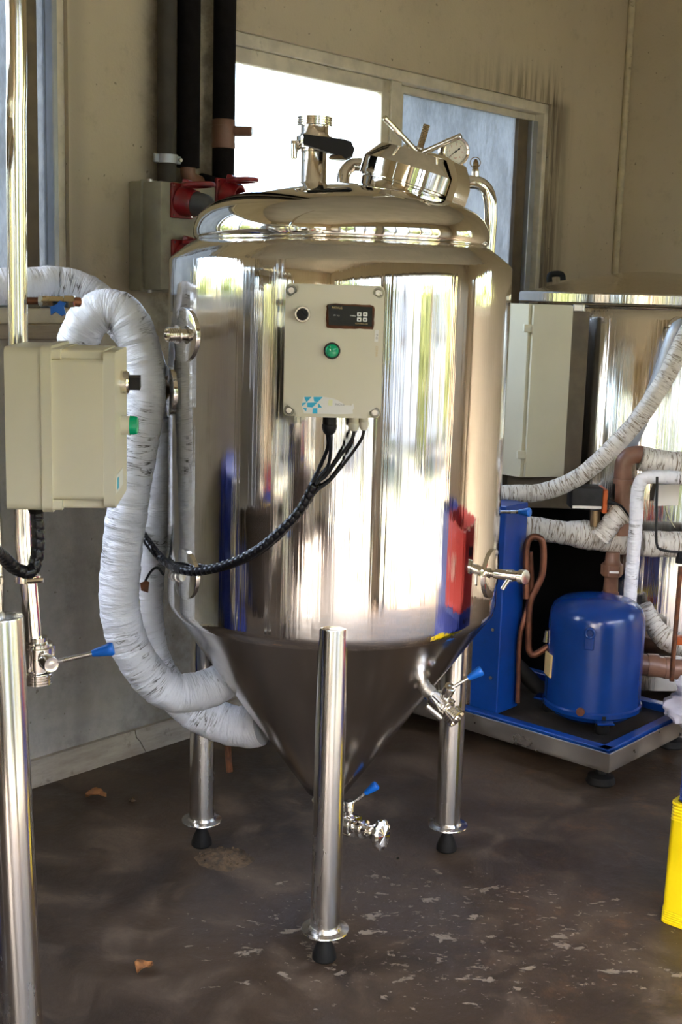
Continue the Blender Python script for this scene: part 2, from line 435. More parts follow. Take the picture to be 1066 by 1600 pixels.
def ground_mat():
    t = NT('dry_lawn_and_gravel'); c = t.coord(); n = t.noise(c, .5, 6); n2 = t.noise(c, 2.2, 8, .7)
    col = t.mix(t.rng(n, .46, .56), (.050, .050, .048), (.045, .052, .026))
    col = t.mix(t.rng(n2, .54, .66), col, (.19, .18, .165))
    return t.set(Base_Color=col, Roughness=.9)
M['ground'] = ground_mat()
def tree_mat():
    t = NT('sunlit_foliage'); c = t.coord(); n = t.noise(c, 3.5, 6, .7)
    return t.set(Base_Color=t.mix(t.rng(n, .35, .65), (.10, .13, .03), (.36, .37, .12)), Roughness=.7, Normal=t.bump(n, .2))
M['tree'] = tree_mat()
M['bark'] = plain('bark', (.12, .08, .05), .9)
M['facade'] = plain('pale_blue_render', (.58, .60, .62), .8, 0, .2, .6)
M['ceil'] = plain('cream_ceiling_paint', (.60, .57, .50), .7, 0, .1, 2)

# ================================================================== STRUCTURE
U0, U1, V1, ZC = -5.2, 3.36, 4.7, 3.6
TH = .16
def holed_wall(u0, u1, z0, z1, holes, y0=0.0, y1=TH):
    """slab in a local (x, z) plane with rectangular openings, thickness along y"""
    xs = sorted({u0, u1, *[h[0] for h in holes], *[h[1] for h in holes]})
    zs = sorted({z0, z1, *[h[2] for h in holes], *[h[3] for h in holes]})
    b = MB()
    solid = lambda i, j: (0 <= i < len(xs)-1 and 0 <= j < len(zs)-1 and not any(
        h[0] <= xs[i] < h[1] and h[2] <= zs[j] < h[3] for h in holes))
    for i in range(len(xs)-1):
        for j in range(len(zs)-1):
            if not solid(i, j): continue
            a, c, e, f = xs[i], xs[i+1], zs[j], zs[j+1]
            b.add([(a, y0, e), (c, y0, e), (c, y0, f), (a, y0, f)], [[0, 1, 2, 3]])
            b.add([(a, y1, e), (c, y1, e), (c, y1, f), (a, y1, f)], [[3, 2, 1, 0]])
            if not solid(i-1, j): b.add([(a, y0, e), (a, y1, e), (a, y1, f), (a, y0, f)], [[3, 2, 1, 0]])
            if not solid(i+1, j): b.add([(c, y0, e), (c, y1, e), (c, y1, f), (c, y0, f)], [[0, 1, 2, 3]])
            if not solid(i, j-1): b.add([(a, y0, e), (c, y0, e), (c, y1, e), (a, y1, e)], [[3, 2, 1, 0]])
            if not solid(i, j+1): b.add([(a, y0, f), (c, y0, f), (c, y1, f), (a, y1, f)], [[0, 1, 2, 3]])
    return b
WZ0, WZ1 = 1.42, 2.372
W1 = (-3.6, .172, WZ0, WZ1+.25); W2 = (.80, 2.735, WZ0, WZ1)
R_right = RM @ Matrix.Translation((U1, 0, 0)) @ Matrix.Rotation(radians(-90), 4, 'Z')    # local x = v, y outward
R_far = RM @ Matrix.Translation((0, -V1, 0)) @ Matrix.Rotation(radians(180), 4, 'Z')     # local x = -u
R_back = RM @ Matrix.Translation((U0, 0, 0)) @ Matrix.Rotation(radians(90), 4, 'Z')      # local x = -v
struct('wall_left', holed_wall(U0-.16, U1+.16, -.1, ZC, [W1, W2]), M['wall'], M=RM, label='stained cream wall with the windows behind the steel tank')
W3 = (2.6, 4.2, 1.45, 2.45)
struct('wall_right', holed_wall(0, V1, -.1, ZC, [W3]), M['wall2'], M=R_right, label='cream wall beyond the corner bead behind the kettle')
D_FAR = [(-2.2, 1.05, -.1, 2.75), (1.35, 4.2, -.1, 2.75)]
struct('wall_front', holed_wall(-U1, -U0, -.1, ZC, D_FAR), M['wall2'], M=R_far, label='wall with the wide open doorways behind the viewer')
struct('wall_back', holed_wall(-V1, 0, -.1, ZC, [(-4.3, -3.3, .9, 2.3)]), M['wall2'], M=R_back, label='cream end wall out of the frame')
fl = MB(); 
fl.add([room(U0, 0, 0), room(U1, 0, 0), room(U1, V1+.2, 0), room(U0, V1+.2, 0)], [[3, 2, 1, 0]])
struct('floor', fl, M['floor'], label='stained brown concrete floor with pale worn flakes')
ce = MB(); ce.add([room(U0, 0, ZC), room(U1, 0, ZC), room(U1, V1, ZC), room(U0, V1, ZC)], [[0, 1, 2, 3]])
struct('ceiling', ce, M['ceil'], label='cream painted ceiling')

# outside
gr = MB(); S = 45
gr.add([(-S, -S, -.06), (S, -S, -.06), (S, S, -.06), (-S, S, -.06)], [[0, 1, 2, 3]])
struct('ground', gr, M['ground'], label='sunlit dry lawn outside the building')

# baseboard in two lengths either side of a crack
def bb_poly(pts): return prism(pts, -.018, 0, Matrix(((1, 0, 0, 0), (0, 0, -1, -.018), (0, 1, 0, 0), (0, 0, 0, 1))))
c0 = onwall(205, 1141); c1 = onwall(221, 1174)
uc = ((c0-WA).dot(WD), (c1-WA).dot(WD))
crk = [(uc[0], .0885), (uc[0]+.006, .062), ((uc[0]+uc[1])/2, .045), ((uc[0]+uc[1])/2+.012, .022), (uc[1]+.004, 0)]
bb = mkobj('baseboard_left', bb_poly([(U0, 0), (U0, .088)]+crk), M['base']); bb.matrix_world = RM
bb['kind'] = 'structure'; bb['label'] = 'worn cement baseboard with a crack'; bb['category'] = 'baseboard'
b2 = bb_poly([(U1, 0), (U1, .088)]+[(x+.0035, z) for x, z in crk]); o = mkobj('board_length', b2, M['base']); o.parent = bb
b3 = box(0, V1, -.018, 0, 0, .088)
struct('baseboard_right', b3, M['base'], M=R_right, label='cement baseboard of the far wall')
# corner bead
tb = lathe([(.0, 0), (.017, 0), (.017, ZC), (0, ZC)], 12, RM @ Matrix.Translation((U1-.012, -.012, 0)))
struct('trim_1', tb, M['trimp'], label='chipped corner bead between the two cream walls')

def fr(u0, u1, z0, z1, y0, y1, bev=.003): return box(u0, u1, y0, y1, z0, z1, bev, 1)
# window 2: outer frame, sliding sash at left, dirty pane at right
def window(name, label, a, c, z0, z1, leaves, mull, y=.035):
    o = fr(a, c, z1-.042, z1, y-.02, y+.07); o += fr(a, c, z0, z0+.045, y-.045, y+.07)
    o += fr(a, a+.022, z0, z1, y-.02, y+.07); o += fr(c-.030, c, z0, z1, y-.02, y+.07)
    root = struct(name, o, M['creamw'], M=RM, label=label)
    for (l0, l1, gm, yy, rail, stile0, stile1, fm) in leaves:
        s_ = fr(l0, l1, z1-.042-rail, z1-.043, yy, yy+.025); s_ += fr(l0, l1, z0+.045, z0+.095, yy, yy+.025)
        s_ += fr(l0, l0+stile0, z0+.045, z1-.043, yy, yy+.025); s_ += fr(l1-stile1, l1, z0+.045, z1-.043, yy, yy+.025)
        sa = struct('sash', s_, fm, root)
        struct('pane', box(l0+stile0-.004, l1-stile1+.004, yy+.010, yy+.015, z0+.09, z1-.038-rail), gm, sa)
    return root
M['darkjamb'] = plain('dark_stained_sash', (.16, .125, .085), .55, 0, .25, 12)
window('window_2', 'cream framed sliding window behind the tank, one pane clear', W2[0], W2[1], WZ0, WZ1, [
    (.82, 1.665, M['glass'], .030, .052, .03, .045, M['creamw']),
    (1.735, 2.70, M['frosted'], .060, .030, .050, .020, M['creamw'])], None)
# middle post with a pale green glass edge and the dark inner stile at the right jamb
w2 = bpy.data.objects['window_2']
struct('mullion', fr(1.662, 1.722, WZ0+.045, WZ1-.043, .018, .085), M['creamw'], w2)
struct('sash_stile', fr(2.565, 2.640, WZ0+.045, WZ1-.075, .052, .085), M['darkjamb'], w2, label='dark stained stile')
struct('jamb_strip', fr(2.640, 2.682, WZ0+.045, WZ1-.075, .030, .085), M['alu'], w2, label='grey aluminium strip')
leafs = []
x0 = -3.58
window('window_1', 'cream framed window at the left behind the chrome pipe', W1[0], W1[1], WZ0, W1[3], [
    (-.62, .150, M['frosted'], .055, .04, .04, .018, M['alu']),
    (-1.45, -.66, M['glass'], .035, .04, .04, .04, M['alu']),
    (-2.30, -1.47, M['glass'], .055, .04, .04, .04, M['alu']),
    (-3.56, -2.32, M['glass'], .035, .04, .04, .04, M['alu'])], None)
w1 = bpy.data.objects['window_1']
struct('mullion', fr(-.70, -.63, WZ0+.045, W1[3]-.043, .0, .07), M['creamw'], w1)
struct('lock_stile', fr(.012, .068, WZ0+.045, W1[3]-.043, .0, .05), M['darkjamb'], w1, label='brown lock stile')
struct('stile_strip', fr(.128, .146, WZ0+.045, W1[3]-.043, .012, .05), M['alu'], w1)
# sill stone below window 1
struct('trim_2', box(W1[0]-.05, W1[1]+.03, -.03, .05, WZ0-.045, WZ0, .004, 1), M['base'], M=RM, label='worn cement window sill')
# window 3 in the right wall (only mirrored in the tank)
o = box(W3[0], W3[1], .05, .11, W3[3]-.05, W3[3]); o += box(W3[0], W3[1], .05, .11, W3[2], W3[2]+.05)
for k in range(5):
    xx = W3[0]+(W3[1]-W3[0]-.05)*k/4; o += box(xx, xx+.05, .05, .11, W3[2], W3[3])
w3 = struct('window_3', o, M['creamw'], M=R_right, label='cream barred window in the right wall')
for k in range(4):
    xx = W3[0]+(W3[1]-W3[0]-.05)*k/4; struct('pane', box(xx+.05, xx+(W3[1]-W3[0]-.05)/4, .075, .08, W3[2]+.05, W3[3]-.05), M['glass'], w3)
# posts and frames of the wide doorways behind the camera
for i, (a, c, z0, z1) in enumerate(D_FAR):
    o = box(a, a+.09, -.02, .18, 0, z1); o += box(c-.09, c, -.02, .18, 0, z1); o += box(a, c, -.02, .18, z1-.1, z1)
    dd = struct('door_%d' % (i+1), o, M['darkjamb'], M=R_far, label=('open doorway nearer the kettle wall', 'open doorway nearer the end wall')[i])
    n_ = (5, 4)[i]
    for k in range(1, n_):
        xx = a+(c-a)*k/n_; struct('door_post', box(xx-.035, xx+.035, .03, .12, 0, z1-.1), M['darkjamb'], dd)
o = box(-2.6, -1.7, -.04, 0, 0, 2.1, .004, 1); d3 = struct('door_3', o, M['wood'], M=R_back, label='brown wooden door in the end wall')
for k in range(2):
    struct('panel', box(-2.47, -1.83, -.05, -.03, .2+k*1.0, 1.05+k*.9, .006, 1), M['wood'], d3)

# pale building added to temper the outdoor light (mirrored in the tanks)
nb_ = Thing('added_building', 'pale building added across the yard, seen only as a reflection', 'building', RM @ Matrix.Translation((0, -12.5, 0)))
def NB(u0, u1, y0, y1, z0, z1): return box(u0, u1, y0, y1, z0, z1, 0, 1, RM @ Matrix.Translation((0, -12.5, 0)))
nb_.add('facade', NB(-11, 5.5, -.3, 0, -.06, 5.2), M['facade'])
for k, (u_, wd__) in enumerate([(-9.5, 1.4), (-7.2, 1.2), (-4.6, 2.2), (-1.5, 1.0), (.6, 1.6), (3.4, 1.0)]):
    wn = nb_.add('window', NB(u_, u_+wd__, 0, .03, 1.0 if k % 2 else .0, 2.4), M['darkjamb'])
    nb_.add('pane', NB(u_+.08, u_+wd__-.08, .03, .04, 1.08 if k % 2 else .1, 2.3), M['alu'], wn)
nb_.add('eave', NB(-11.2, 5.7, -.3, .35, 5.2, 5.35), M['darkjamb'])
# trees outside
def blob(c, r, sq, seed):
    bm = bmesh.new(); bmesh.ops.create_icosphere(bm, subdivisions=4, radius=1)
    for v in bm.verts:
        n = mnoise.fractal(v.co*2.2+Vector((seed, 0, 0)), 1, 2, 4)
        p = v.co*(1+.30*n); v.co = Vector((c[0]+p.x*r, c[1]+p.y*r, c[2]+p.z*r*sq))
    b = MB().add([v.co.copy() for v in bm.verts], [[v.index for v in f.verts] for f in bm.faces]); bm.free(); return b
def tree(u, v, h, r, k):
    p = room(u, v, 0)
    t = Thing('bushy_tree', 'sunlit bushy tree outside, seen only as a reflection', 'tree', Matrix.Translation(p), group='trees outside')
    t.add('crown', blob((p.x, p.y, h*.55), r, h*.5/r, k*3.1), M['tree'])
    t.add('trunk', cyl((p.x, p.y, -.06), (p.x, p.y, h*.5), .12, .08, 10), M['bark'])
for k, (u, v, h, r) in enumerate([(-2.2, -6.0, 3.0, 1.1), (-5.6, -6.6, 3.6, 1.3), (-9.2, -5.0, 3.8, 1.4), (8.0, 3.0, 4.2, 1.4), (9.0, 6.8, 3.8, 1.3),
                                  (4.6, 9.6, 4.2, 1.2), (1.6, 10.4, 3.4, .9), (-3.2, 10.3, 3.6, 1.0), (-8.5, 9.8, 4.4, 1.3)]): tree(u, v, h, r, k)

# ================================================================== FERMENTER TANKS
CONE0 = (.052, .25); CYZ0, CYZ1 = .766, 1.604
def coner(z): return CONE0[0] + (TR-CONE0[0])*(z-CONE0[1])/(CYZ0-CONE0[1])
def shell_disc(M, ang, z, r, off=.0025, th=.004, n=48):
    """round reinforcing plate bent onto the cylinder; returns world-frame mesh"""
    b = MB(); V = []; F = []
    def pt(rr, t, o):
        y, zz = rr*cos(t), z+rr*sin(t); a = ang+y/TR
        return ((TR+o)*cos(a), (TR+o)*sin(a), zz)
    V.append(pt(0, 0, off+th)); 
    for (rr, o) in ((r*.5, off+th), (r-.003, off+th), (r, off+th-.001), (r, off-.004)):
        V += [pt(rr, 2*pi*k/n, o) for k in range(n)]
    for k in range(n):
        k2 = (k+1) % n; F.append([0, 1+k, 1+k2])
        for q in range(3): F.append([1+q*n+k, 1+(q+1)*n+k, 1+(q+1)*n+k2, 1+q*n+k2])
    return b.add(V, F).tr(M)
def threaded(r, z0, z1, n, M, seg=32, depth=.0025, bore=True):
    pr = [(r*.78, z0), (r-depth, z0)]
    for k in range(n):
        a = z0+(z1-z0)*k/n; h = (z1-z0)/n
        pr += [(r-depth, a+.1*h), (r, a+.3*h), (r, a+.7*h), (r-depth, a+.9*h)]
    pr += [(r-depth, z1), (r*.82, z1)] + ([(r*.82, z1-.01), (0, z1-.01)] if bore else [(0, z1)])
    return lathe([(0, z0)]+pr, seg, M)
def grip(p, d, L=.040, r0=.0065, r1=.0125):
    return lathe([(0, 0), (r0*.9, 0), (r0, .002), (r1*.92, L*.72), (r1, L*.86), (r1*.85, L*.97), (0, L)], 24, frame(p, d))
def butterfly(T, name, o, ax, spin, lev, R=.020, leverL=.085, parent_label=None, inner=None):
    """sanitary butterfly valve: body along ax, spindle head along spin, lever towards lev"""
    o, ax, spin, lev = Vector(o), Vector(ax).normalized(), Vector(spin).normalized(), Vector(lev).normalized()
    spin = (spin-ax*spin.dot(ax)).normalized(); F = frame(o, ax)
    b = lathe([(0, -.034), (R, -.034), (R, -.026), (R*1.45, -.025), (R*1.45, -.019), (R*1.7, -.018), (R*1.7, -.001), (R*1.58, 0),
               (R*1.7, .001), (R*1.7, .018), (R*1.45, .019), (R*1.45, .025), (R, .026), (R, .036), (0, .036)], 40, F)
    p = T.add(name, b, M['chrome'], label=parent_label)
    x = ax.cross(spin)
    for k in range(4):      # bolts through both halves
        q = o + (x*cos(k*pi/2+pi/4)+spin*sin(k*pi/2+pi/4))*R*1.62
        T.add('bolt', cyl(q-ax*.022, q+ax*.022, .0042, seg=6), M['chrome'], p)
    s0 = o+spin*R*1.4; s1 = s0+spin*.040
    T.add('spindle', lathe([(0, 0), (.011, 0), (.011, .012), (.0145, .014), (.0145, .038), (.0135, .040), (.004, .0385), (0, .040)], 28, frame(s0, spin)), M['chrome'], p)
    l0 = s1-spin*.011; l1 = l0+lev*leverL
    T.add('lever', cyl(l0, l1, .0042, seg=14), M['leg'], p)
    T.add('grip', grip(l1-lev*.004, lev), M['bluegrip'], p, label='blue plastic lever grip')
    return p

def tank_shell(T, foot_h=0.0, ring=.397):
    """cylinder, shoulder, dome, cone and three legs in the tank's own frame, raised by foot_h"""
    h = foot_h
    pr = [(TR-.014, CYZ0-.020), (TR-.004, CYZ0-.006), (TR, CYZ0+.010)] + [(TR, CYZ0+.01+(CYZ1-CYZ0-.014)*k/12) for k in range(1, 13)]
    pr += [(TR-.004, CYZ1+.003), (.358, 1.647), (.350, 1.6505)]
    T.add('shell', lathe([(r, z+h) for r, z in pr], 160), M['tank'], local=True, ang=60)
    dm = [(.350, 1.6505), (.3535, 1.653), (.3565, 1.660), (.3575, 1.672), (.354, 1.690), (.345, 1.708), (.330, 1.723), (.308, 1.737),
          (.28, 1.749), (.24, 1.761), (.19, 1.773), (.13, 1.784), (.06, 1.791), (0, 1.793)]
    T.add('dome', lathe([(r, z+h) for r, z in dm], 160), M['dome'], local=True, ang=60)
    n = 10
    cn = [(0, CONE0[1])]+[(CONE0[0]+(TR-.014-CONE0[0])*k/n, CONE0[1]+(CYZ0-.020-CONE0[1])*k/n) for k in range(n+1)]
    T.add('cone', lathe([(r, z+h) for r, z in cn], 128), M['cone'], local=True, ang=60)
    for k in range(3):
        a = -pi/2 + .0178 + k*2*pi/3; x, y = ring*cos(a), ring*sin(a)
        top = (.802 if k == 0 else .80)+h
        L = T.add('leg', lathe([(0, .082), (.0345, .082), (.0345, top-.004), (.0335, top-.001), (.030, top), (0, top)], 40, Matrix.Translation((x, y, 0))), M['leg'], local=True)
        T.add('collar', lathe([(0, .074), (.0555, .073), (.0565, .075), (.0555, .0775), (.040, .080), (.0365, .086), (.034, .086)], 40, Matrix.Translation((x, y, 0))), M['leg'], L, local=True)
        T.add('foot', lathe([(0, 0), (.026, 0), (.029, .004), (.028, .014), (.021, .034), (.013, .050), (.011, .056), (0, .056)], 28, Matrix.Translation((x, y, 0))), M['rubber'], L, local=True, label='black rubber levelling foot')
        T.add('foot_stud', cyl((x, y, .05), (x, y, .08), .006, seg=12), M['chrome'], L, local=True)

def control_box(T, B, name='control_box', w=.196, h=.262, dep=.150, lid=.062, plain_lid=False):
    """enclosure in frame B: x right, y up, z out of the lid"""
    body = prism(rrrect(w, h), -dep, -lid-.001, B)
    p = T.add(name, body, M['boxgrey'], ang=40, label='grey-beige plastic control box')
    T.add('seam_lip', prism(rrrect(w+.006, h+.006, .011), -lid-.012, -lid, B), M['boxgrey'], p, ang=40)
    # lid with the four corner pockets for the screws
    q = .026; c = [(-w/2+q, -h/2), (w/2-q, -h/2), (w/2-q, -h/2+.012), (w/2-.010, -h/2+q-.004), (w/2-.008, -h/2+q), (w/2, -h/2+q), (w/2, h/2-q), (w/2-.008, h/2-q),
                   (w/2-.010, h/2-q+.004), (w/2-q, h/2-.012), (w/2-q, h/2), (-w/2+q, h/2), (-w/2+q, h/2-.012), (-w/2+.010, h/2-q+.004), (-w/2+.008, h/2-q), (-w/2, h/2-q),
                   (-w/2, -h/2+q), (-w/2+.008, -h/2+q), (-w/2+.010, -h/2+q-.004), (-w/2+q, -h/2+.012)]
    l = prism(rrrect(w, h), -lid, -.016, B); l2 = MB(); l2 += l
    l2 += prism(c, -.016, -.001, B)
    # soft raised edge of the front face
    T.add('lid', l2, M['boxgrey'], p, ang=40)
    for sx in (-1, 1):
        for sy in (-1, 1):
            o = B @ Vector((sx*(w/2-.011), sy*(h/2-.011), -.016)); z = B.to_3x3() @ Vector((0, 0, 1))
            s = lathe([(0, 0), (.0078, 0), (.0078, .004), (.0066, .0048), (.0058, .0035), (0, .0035)], 20, frame(o, z))
            s += prism([(-.005, -.0009), (.005, -.0009), (.005, .0009), (-.005, .0009)], .0033, .0042, frame(o, z, B.to_3x3() @ Vector((.8, .6, 0))))
            T.add('screw', s, M['dullsteel'], p)
            T.add('screw_well_shade', lathe([(.0075, .0012), (.0112, .0012), (.0112, 0), (0, 0)], 20, frame(o, z)), M['sockbox'], p, label='screw pocket darkened as recess shade')  # darker disc puts the shade of the recess into the colour
    return p
def rrrect(w, h, r=.009): return rrect(w, h, r)

tank = Thing('fermenter_tank', 'large mirror-polished steel fermenter tank with conical bottom on three legs, white hoses at its left', 'tank', Matrix.Translation(TK))
tank_shell(tank)
TM = Matrix.Translation(TK)
# ---- control box on the front
YB = 2.545
pts = [at(447, 447, YB), at(601, 447, YB), at(442, 650, YB), at(594, 655, YB)]
bc = sum(pts, Vector())/4; bx = ((pts[1]-pts[0])+(pts[3]-pts[2])).normalized(); bu = Vector((0, 0, 1))
bz = bx.cross(bu).normalized(); bx = bu.cross(bz).normalized()
BX = Matrix((bx, bu, bz)).transposed().to_4x4(); BX.translation = bc
bw = ((pts[1]-pts[0]).length+(pts[3]-pts[2]).length)/2; bh = ((pts[0]-pts[2]).length+(pts[1]-pts[3]).length)/2
cb = control_box(tank, BX, w=bw, h=bh)
def onbox(x, y, off=0.0):
    r = ray(x, y); P = bc+bz*off; return EYE + r*((P-EYE).dot(bz)/r.dot(bz))
def boxframe(x, y, off=0.0):
    F = BX.copy(); F.translation = onbox(x, y, off); return F
def boxxy(x, y): q = BX.inverted() @ onbox(x, y, 0); return (q.x, q.y)
F = boxframe(473, 491, -.001)
k = tank.add('selector_knob', lathe([(0, 0), (.0165, 0), (.0165, .006), (.0150, .009), (.0125, .009), (.0125, .005), (0, .005)], 32, F), M['chrome'], cb, label='black selector knob in a bright ring')
kk = lathe([(0, .004), (.0122, .004), (.0118, .014), (0, .014)], 28, F); kk += prism([(-.003, -.0115), (.003, -.0115), (.003, .0115), (-.003, .0115)], .012, .022, F @ Matrix.Rotation(radians(40), 4, 'Z'))
o_ = tank.add('knob_turn', kk, M['black'], cb, label='black turning part of the knob')
F = boxframe(519, 548, -.001)
tank.add('lamp_bezel', lathe([(0, 0), (.0165, 0), (.0168, .006), (.0150, .009), (.0135, .009), (.0135, .004), (0, .004)], 32, F), M['black'], cb)
tank.add('indicator_lamp', lathe([(0, .003), (.0135, .003), (.0135, .010), (.011, .0135), (.006, .0152), (0, .0156)], 32, F), M['green'], cb, label='green indicator lamp')
# temperature controller
dq = [boxxy(513, 476), boxxy(582, 480), boxxy(581, 510), boxxy(514, 508)]
tank.add('controller', prism(dq, -.002, .008, BX), M['blackgloss'], cb, ang=30, label='black temperature controller with four white keys')
dcx = sum(q[0] for q in dq)/4; dcy = sum(q[1] for q in dq)/4
stain = MB(); sp_ = []
for t in range(40):
    a = 2*pi*t/40; ww = (dq[1][0]-dq[0][0])/2+.004+.0018*mnoise.noise((cos(a)*4, sin(a)*4, 1)); hh = (dq[0][1]-dq[3][1])/2+.004+.0018*mnoise.noise((cos(a)*5, sin(a)*5, 4))
    cx_ = max(-1, min(1, 1.35*cos(a))); cy_ = max(-1, min(1, 1.35*sin(a))); sp_.append((dcx+ww*cx_, dcy-.0015+hh*cy_))
tank.add('sealant', prism(sp_, -.0015, .0006, BX), M['rust'], cb, label='brown smeared sealant round the controller')
kp = MB(); kd = MB()
for (x, y) in ((561.5, 491), (570.8, 491), (561.3, 499.3), (570.5, 499.5)):
    cx_, cy_ = boxxy(x, y); kp += prism(rrect(.0088, .0080, .0012, 2, cx_, cy_), .0078, .0092, BX); kd += prism(rrect(.003, .0026, .0008, 2, cx_, cy_), .0092, .0095, BX)
tank.add('keypad', kp, M['white'], cb, label='four white keys'); tank.add('key_marks', kd, M['darkgrey'], cb)
# writing helper: text turned into a thin mesh on a frame
def writing(txt, F, size, depth=.0003, sx=1.0):
    cu = bpy.data.curves.new('w', 'FONT'); cu.body = txt; cu.size = size; cu.extrude = depth; cu.align_x = 'CENTER'; cu.align_y = 'CENTER'; cu.resolution_u = 3
    o = bpy.data.objects.new('w', cu); COL.objects.link(o); dg = bpy.context.evaluated_depsgraph_get()
    me = bpy.data.meshes.new_from_object(o.evaluated_get(dg)); b = MB().add([Vector((v.co.x*sx, v.co.y, v.co.z)) for v in me.vertices], [list(p.vertices) for p in me.polygons])
    bpy.data.objects.remove(o); bpy.data.curves.remove(cu); bpy.data.meshes.remove(me)
    return b.tr(F)
def wr(txt, x, y, size, mt, name='lettering', sx=1.0, off=.0084, par=None):
    F = boxframe(x, y, off); F = F @ Matrix.Rotation(radians(-2.5), 4, 'Z')
    return tank.add(name, writing(txt, F, size, .0002, sx), mt, par or cb, flat=True)
wr('NOVUS', 527, 481, .0062, M['gold']); wr('N480D', 552, 493.5, .0042, M['white']); wr('PV  1 2', 526, 493, .0040, M['white'])
wr('CONTROLLER', 565, 506, .0040, M['gold'])
# rating label and faded print at the right edge
q = [boxxy(*p) for p in ((586, 516), (592, 516), (591, 534), (585, 534))]
tank.add('rating_label', prism(q, -.0005, .0008, BX), M['white'], cb, label='small white label')
F = boxframe(589, 526, .001) @ Matrix.Rotation(radians(-90), 4, 'Z')
tank.add('rating_print', writing('IP 65', F, .0055, .0001), M['greyprint'], cb, flat=True)
F = boxframe(588.5, 549, .0002) @ Matrix.Rotation(radians(-90), 4, 'Z')
tank.add('faded_print', writing('CEMAR', F, .0065, .0001), M['gold'], cb, flat=True)
# torn sticker with its cyan geometric logo
def stk(x, y): return boxxy(460+x*110/1066, 610+y*50/485)
st = [stk(*p) for p in ((135, 100), (430, 95), (590, 122), (660, 150), (735, 195), (760, 225), (870, 228), (893, 195), (905, 265), (885, 300), (890, 352), (640, 362), (545, 355), (150, 350), (125, 290), (110, 225))]
tank.add('sticker', prism(st, -.0004, .0007, BX), M['white'], cb, label='torn white sticker with a cyan logo')
lg = MB()
for tri in (((150, 98), (262, 98), (185, 180), (165, 140)), ((290, 98), (432, 98), (352, 180), (300, 165)), ((195, 185), (352, 180), (275, 258), (195, 250)), ((118, 190), (190, 180), (118, 240)),
            ((368, 195), (420, 258), (358, 262)), ((282, 270), (350, 268), (350, 350), (275, 350)), ((128, 265), (190, 268), (178, 318))):
    lg += prism([stk(*p) for p in tri], .0007, .0011, BX)
tank.add('logo', lg, M['cyan'], cb, label='cyan geometric logo of triangles', flat=True)
lg = prism([stk(*p) for p in ((520, 140), (580, 140), (575, 235), (510, 225))], .0007, .0010, BX); tank.add('logo_tint', lg, M['paleyellow'], cb, flat=True)
x, y = 460+690*110/1066, 610+218*50/485
wr('INOVA', x, y, .0062, M['greyprint'], off=.0009); wr('I', 460+850*110/1066, y+.5, .006, M['greyprint'], off=.0009)
# glands under the box
def downgland(x, y, Y, r, mt, L=.022):
    p = at(x, y, Y); F = Matrix.Translation(p) @ Matrix.Rotation(pi, 4, 'X')
    return lathe([(0, -.012), (r, -.012), (r, .004), (r*1.12, .005), (r*1.12, .011), (r*.9, L*.8), (r*.55, L), (0, L)], 6 if False else 20, F)
YG = YB+.085
tank.add('cable_gland', downgland(515, 660, YG, .0145, M['black'], .026), M['black'], cb)
tank.add('cable_gland', downgland(553, 657, YG, .011, M['boxgrey']), M['boxgrey'], cb, label='beige cable gland')
tank.add('cable_gland', downgland(569, 656, YG, .0095, M['boxgrey']), M['boxgrey'], cb, label='beige cable gland')

# ---- wires from the box to the probe at the left
def bundle_pts():
    P = [ontank(492, 755, .028), ontank(470, 795, .022), ontank(440, 828, .019), ontank(398, 862, .019), ontank(350, 884, .019), ontank(305, 893, .019), ontank(278, 888, .020)]
    return P + [at(256, 876, 3.02), at(238, 856, 3.05), at(217, 826, 3.10), at(196, 792, 3.22), at(180, 770, 3.36)]
def spiral(L, t, cv): 
    f = ((L/.017 + t/(2*pi)) % 1.0); return 1.0 + (.07 if f < .80 else -.10)
cable = Thing('wire_harness', 'black spiral-wrapped cable harness hanging across the tank from its control box', 'cable', Matrix.Translation(ontank(305, 893, .019)))
BP = bundle_pts()
cable.add('spiral_wrap', tube(BP, .0100, 18, .0022, spiral), M['blackgloss'], ang=50)
g1, g2, g3 = at(515, 676, YG), at(553, 669, YG), at(569, 667, YG); B0 = BP[0]; B1 = BP[1]
cable.add('wire', tube([g1, at(517, 700, YG+.01), at(512, 730, YG+.03), B0+Vector((.004, 0, .006)), B1+Vector((.002, -.002, 0))], .0038, 10), M['black'])
cable.add('wire', tube([g1+Vector((-.004, 0, 0)), at(512, 700, YG+.02), at(497, 735, YG+.04), B0+Vector((-.005, 0, .004)), B1], .0042, 10), M['black'])
cable.add('wire', tube([g2, at(551, 685, YG), at(530, 715, YG+.02), at(508, 745, YG+.04), B0+Vector((.004, -.003, 0)), B1+Vector((.003, .002, 0))], .0036, 10), M['darkgrey'])
cable.add('wire', tube([g3, at(566, 684, YG), at(545, 715, YG+.02), at(515, 752, YG+.035), B0+Vector((.009, 0, -.012)), B1+Vector((.003, 0, .002))], .0034, 10), M['darkgrey'])

# ---- fittings on the cylinder
def angz(p): q = Vector(p)-TK; return math.atan2(q.y, q.x), q.z
def radial(p): q = Vector(p)-TK; return Vector((q.x, q.y, 0)).normalized()
# thermowell stub, upper left
p = ontank(289, 523); a, z = angz(p)
f1 = tank.add('thermowell', shell_disc(TM, a, z, .062), M['tank'], label='round plate with a short threaded stub')
d = radial(p); d = (d + Vector((-.25, -.25, 0))).normalized()
s = threaded(.0165, .0, .030, 5, frame(p+d*.016, d), depth=.0012); s += lathe([(0, -.02), (.0145, -.02), (.0145, .017), (.021, .017), (.021, .021), (.0165, .021)], 28, frame(p, d))
tank.add('stub', s, M['chrome'], f1)
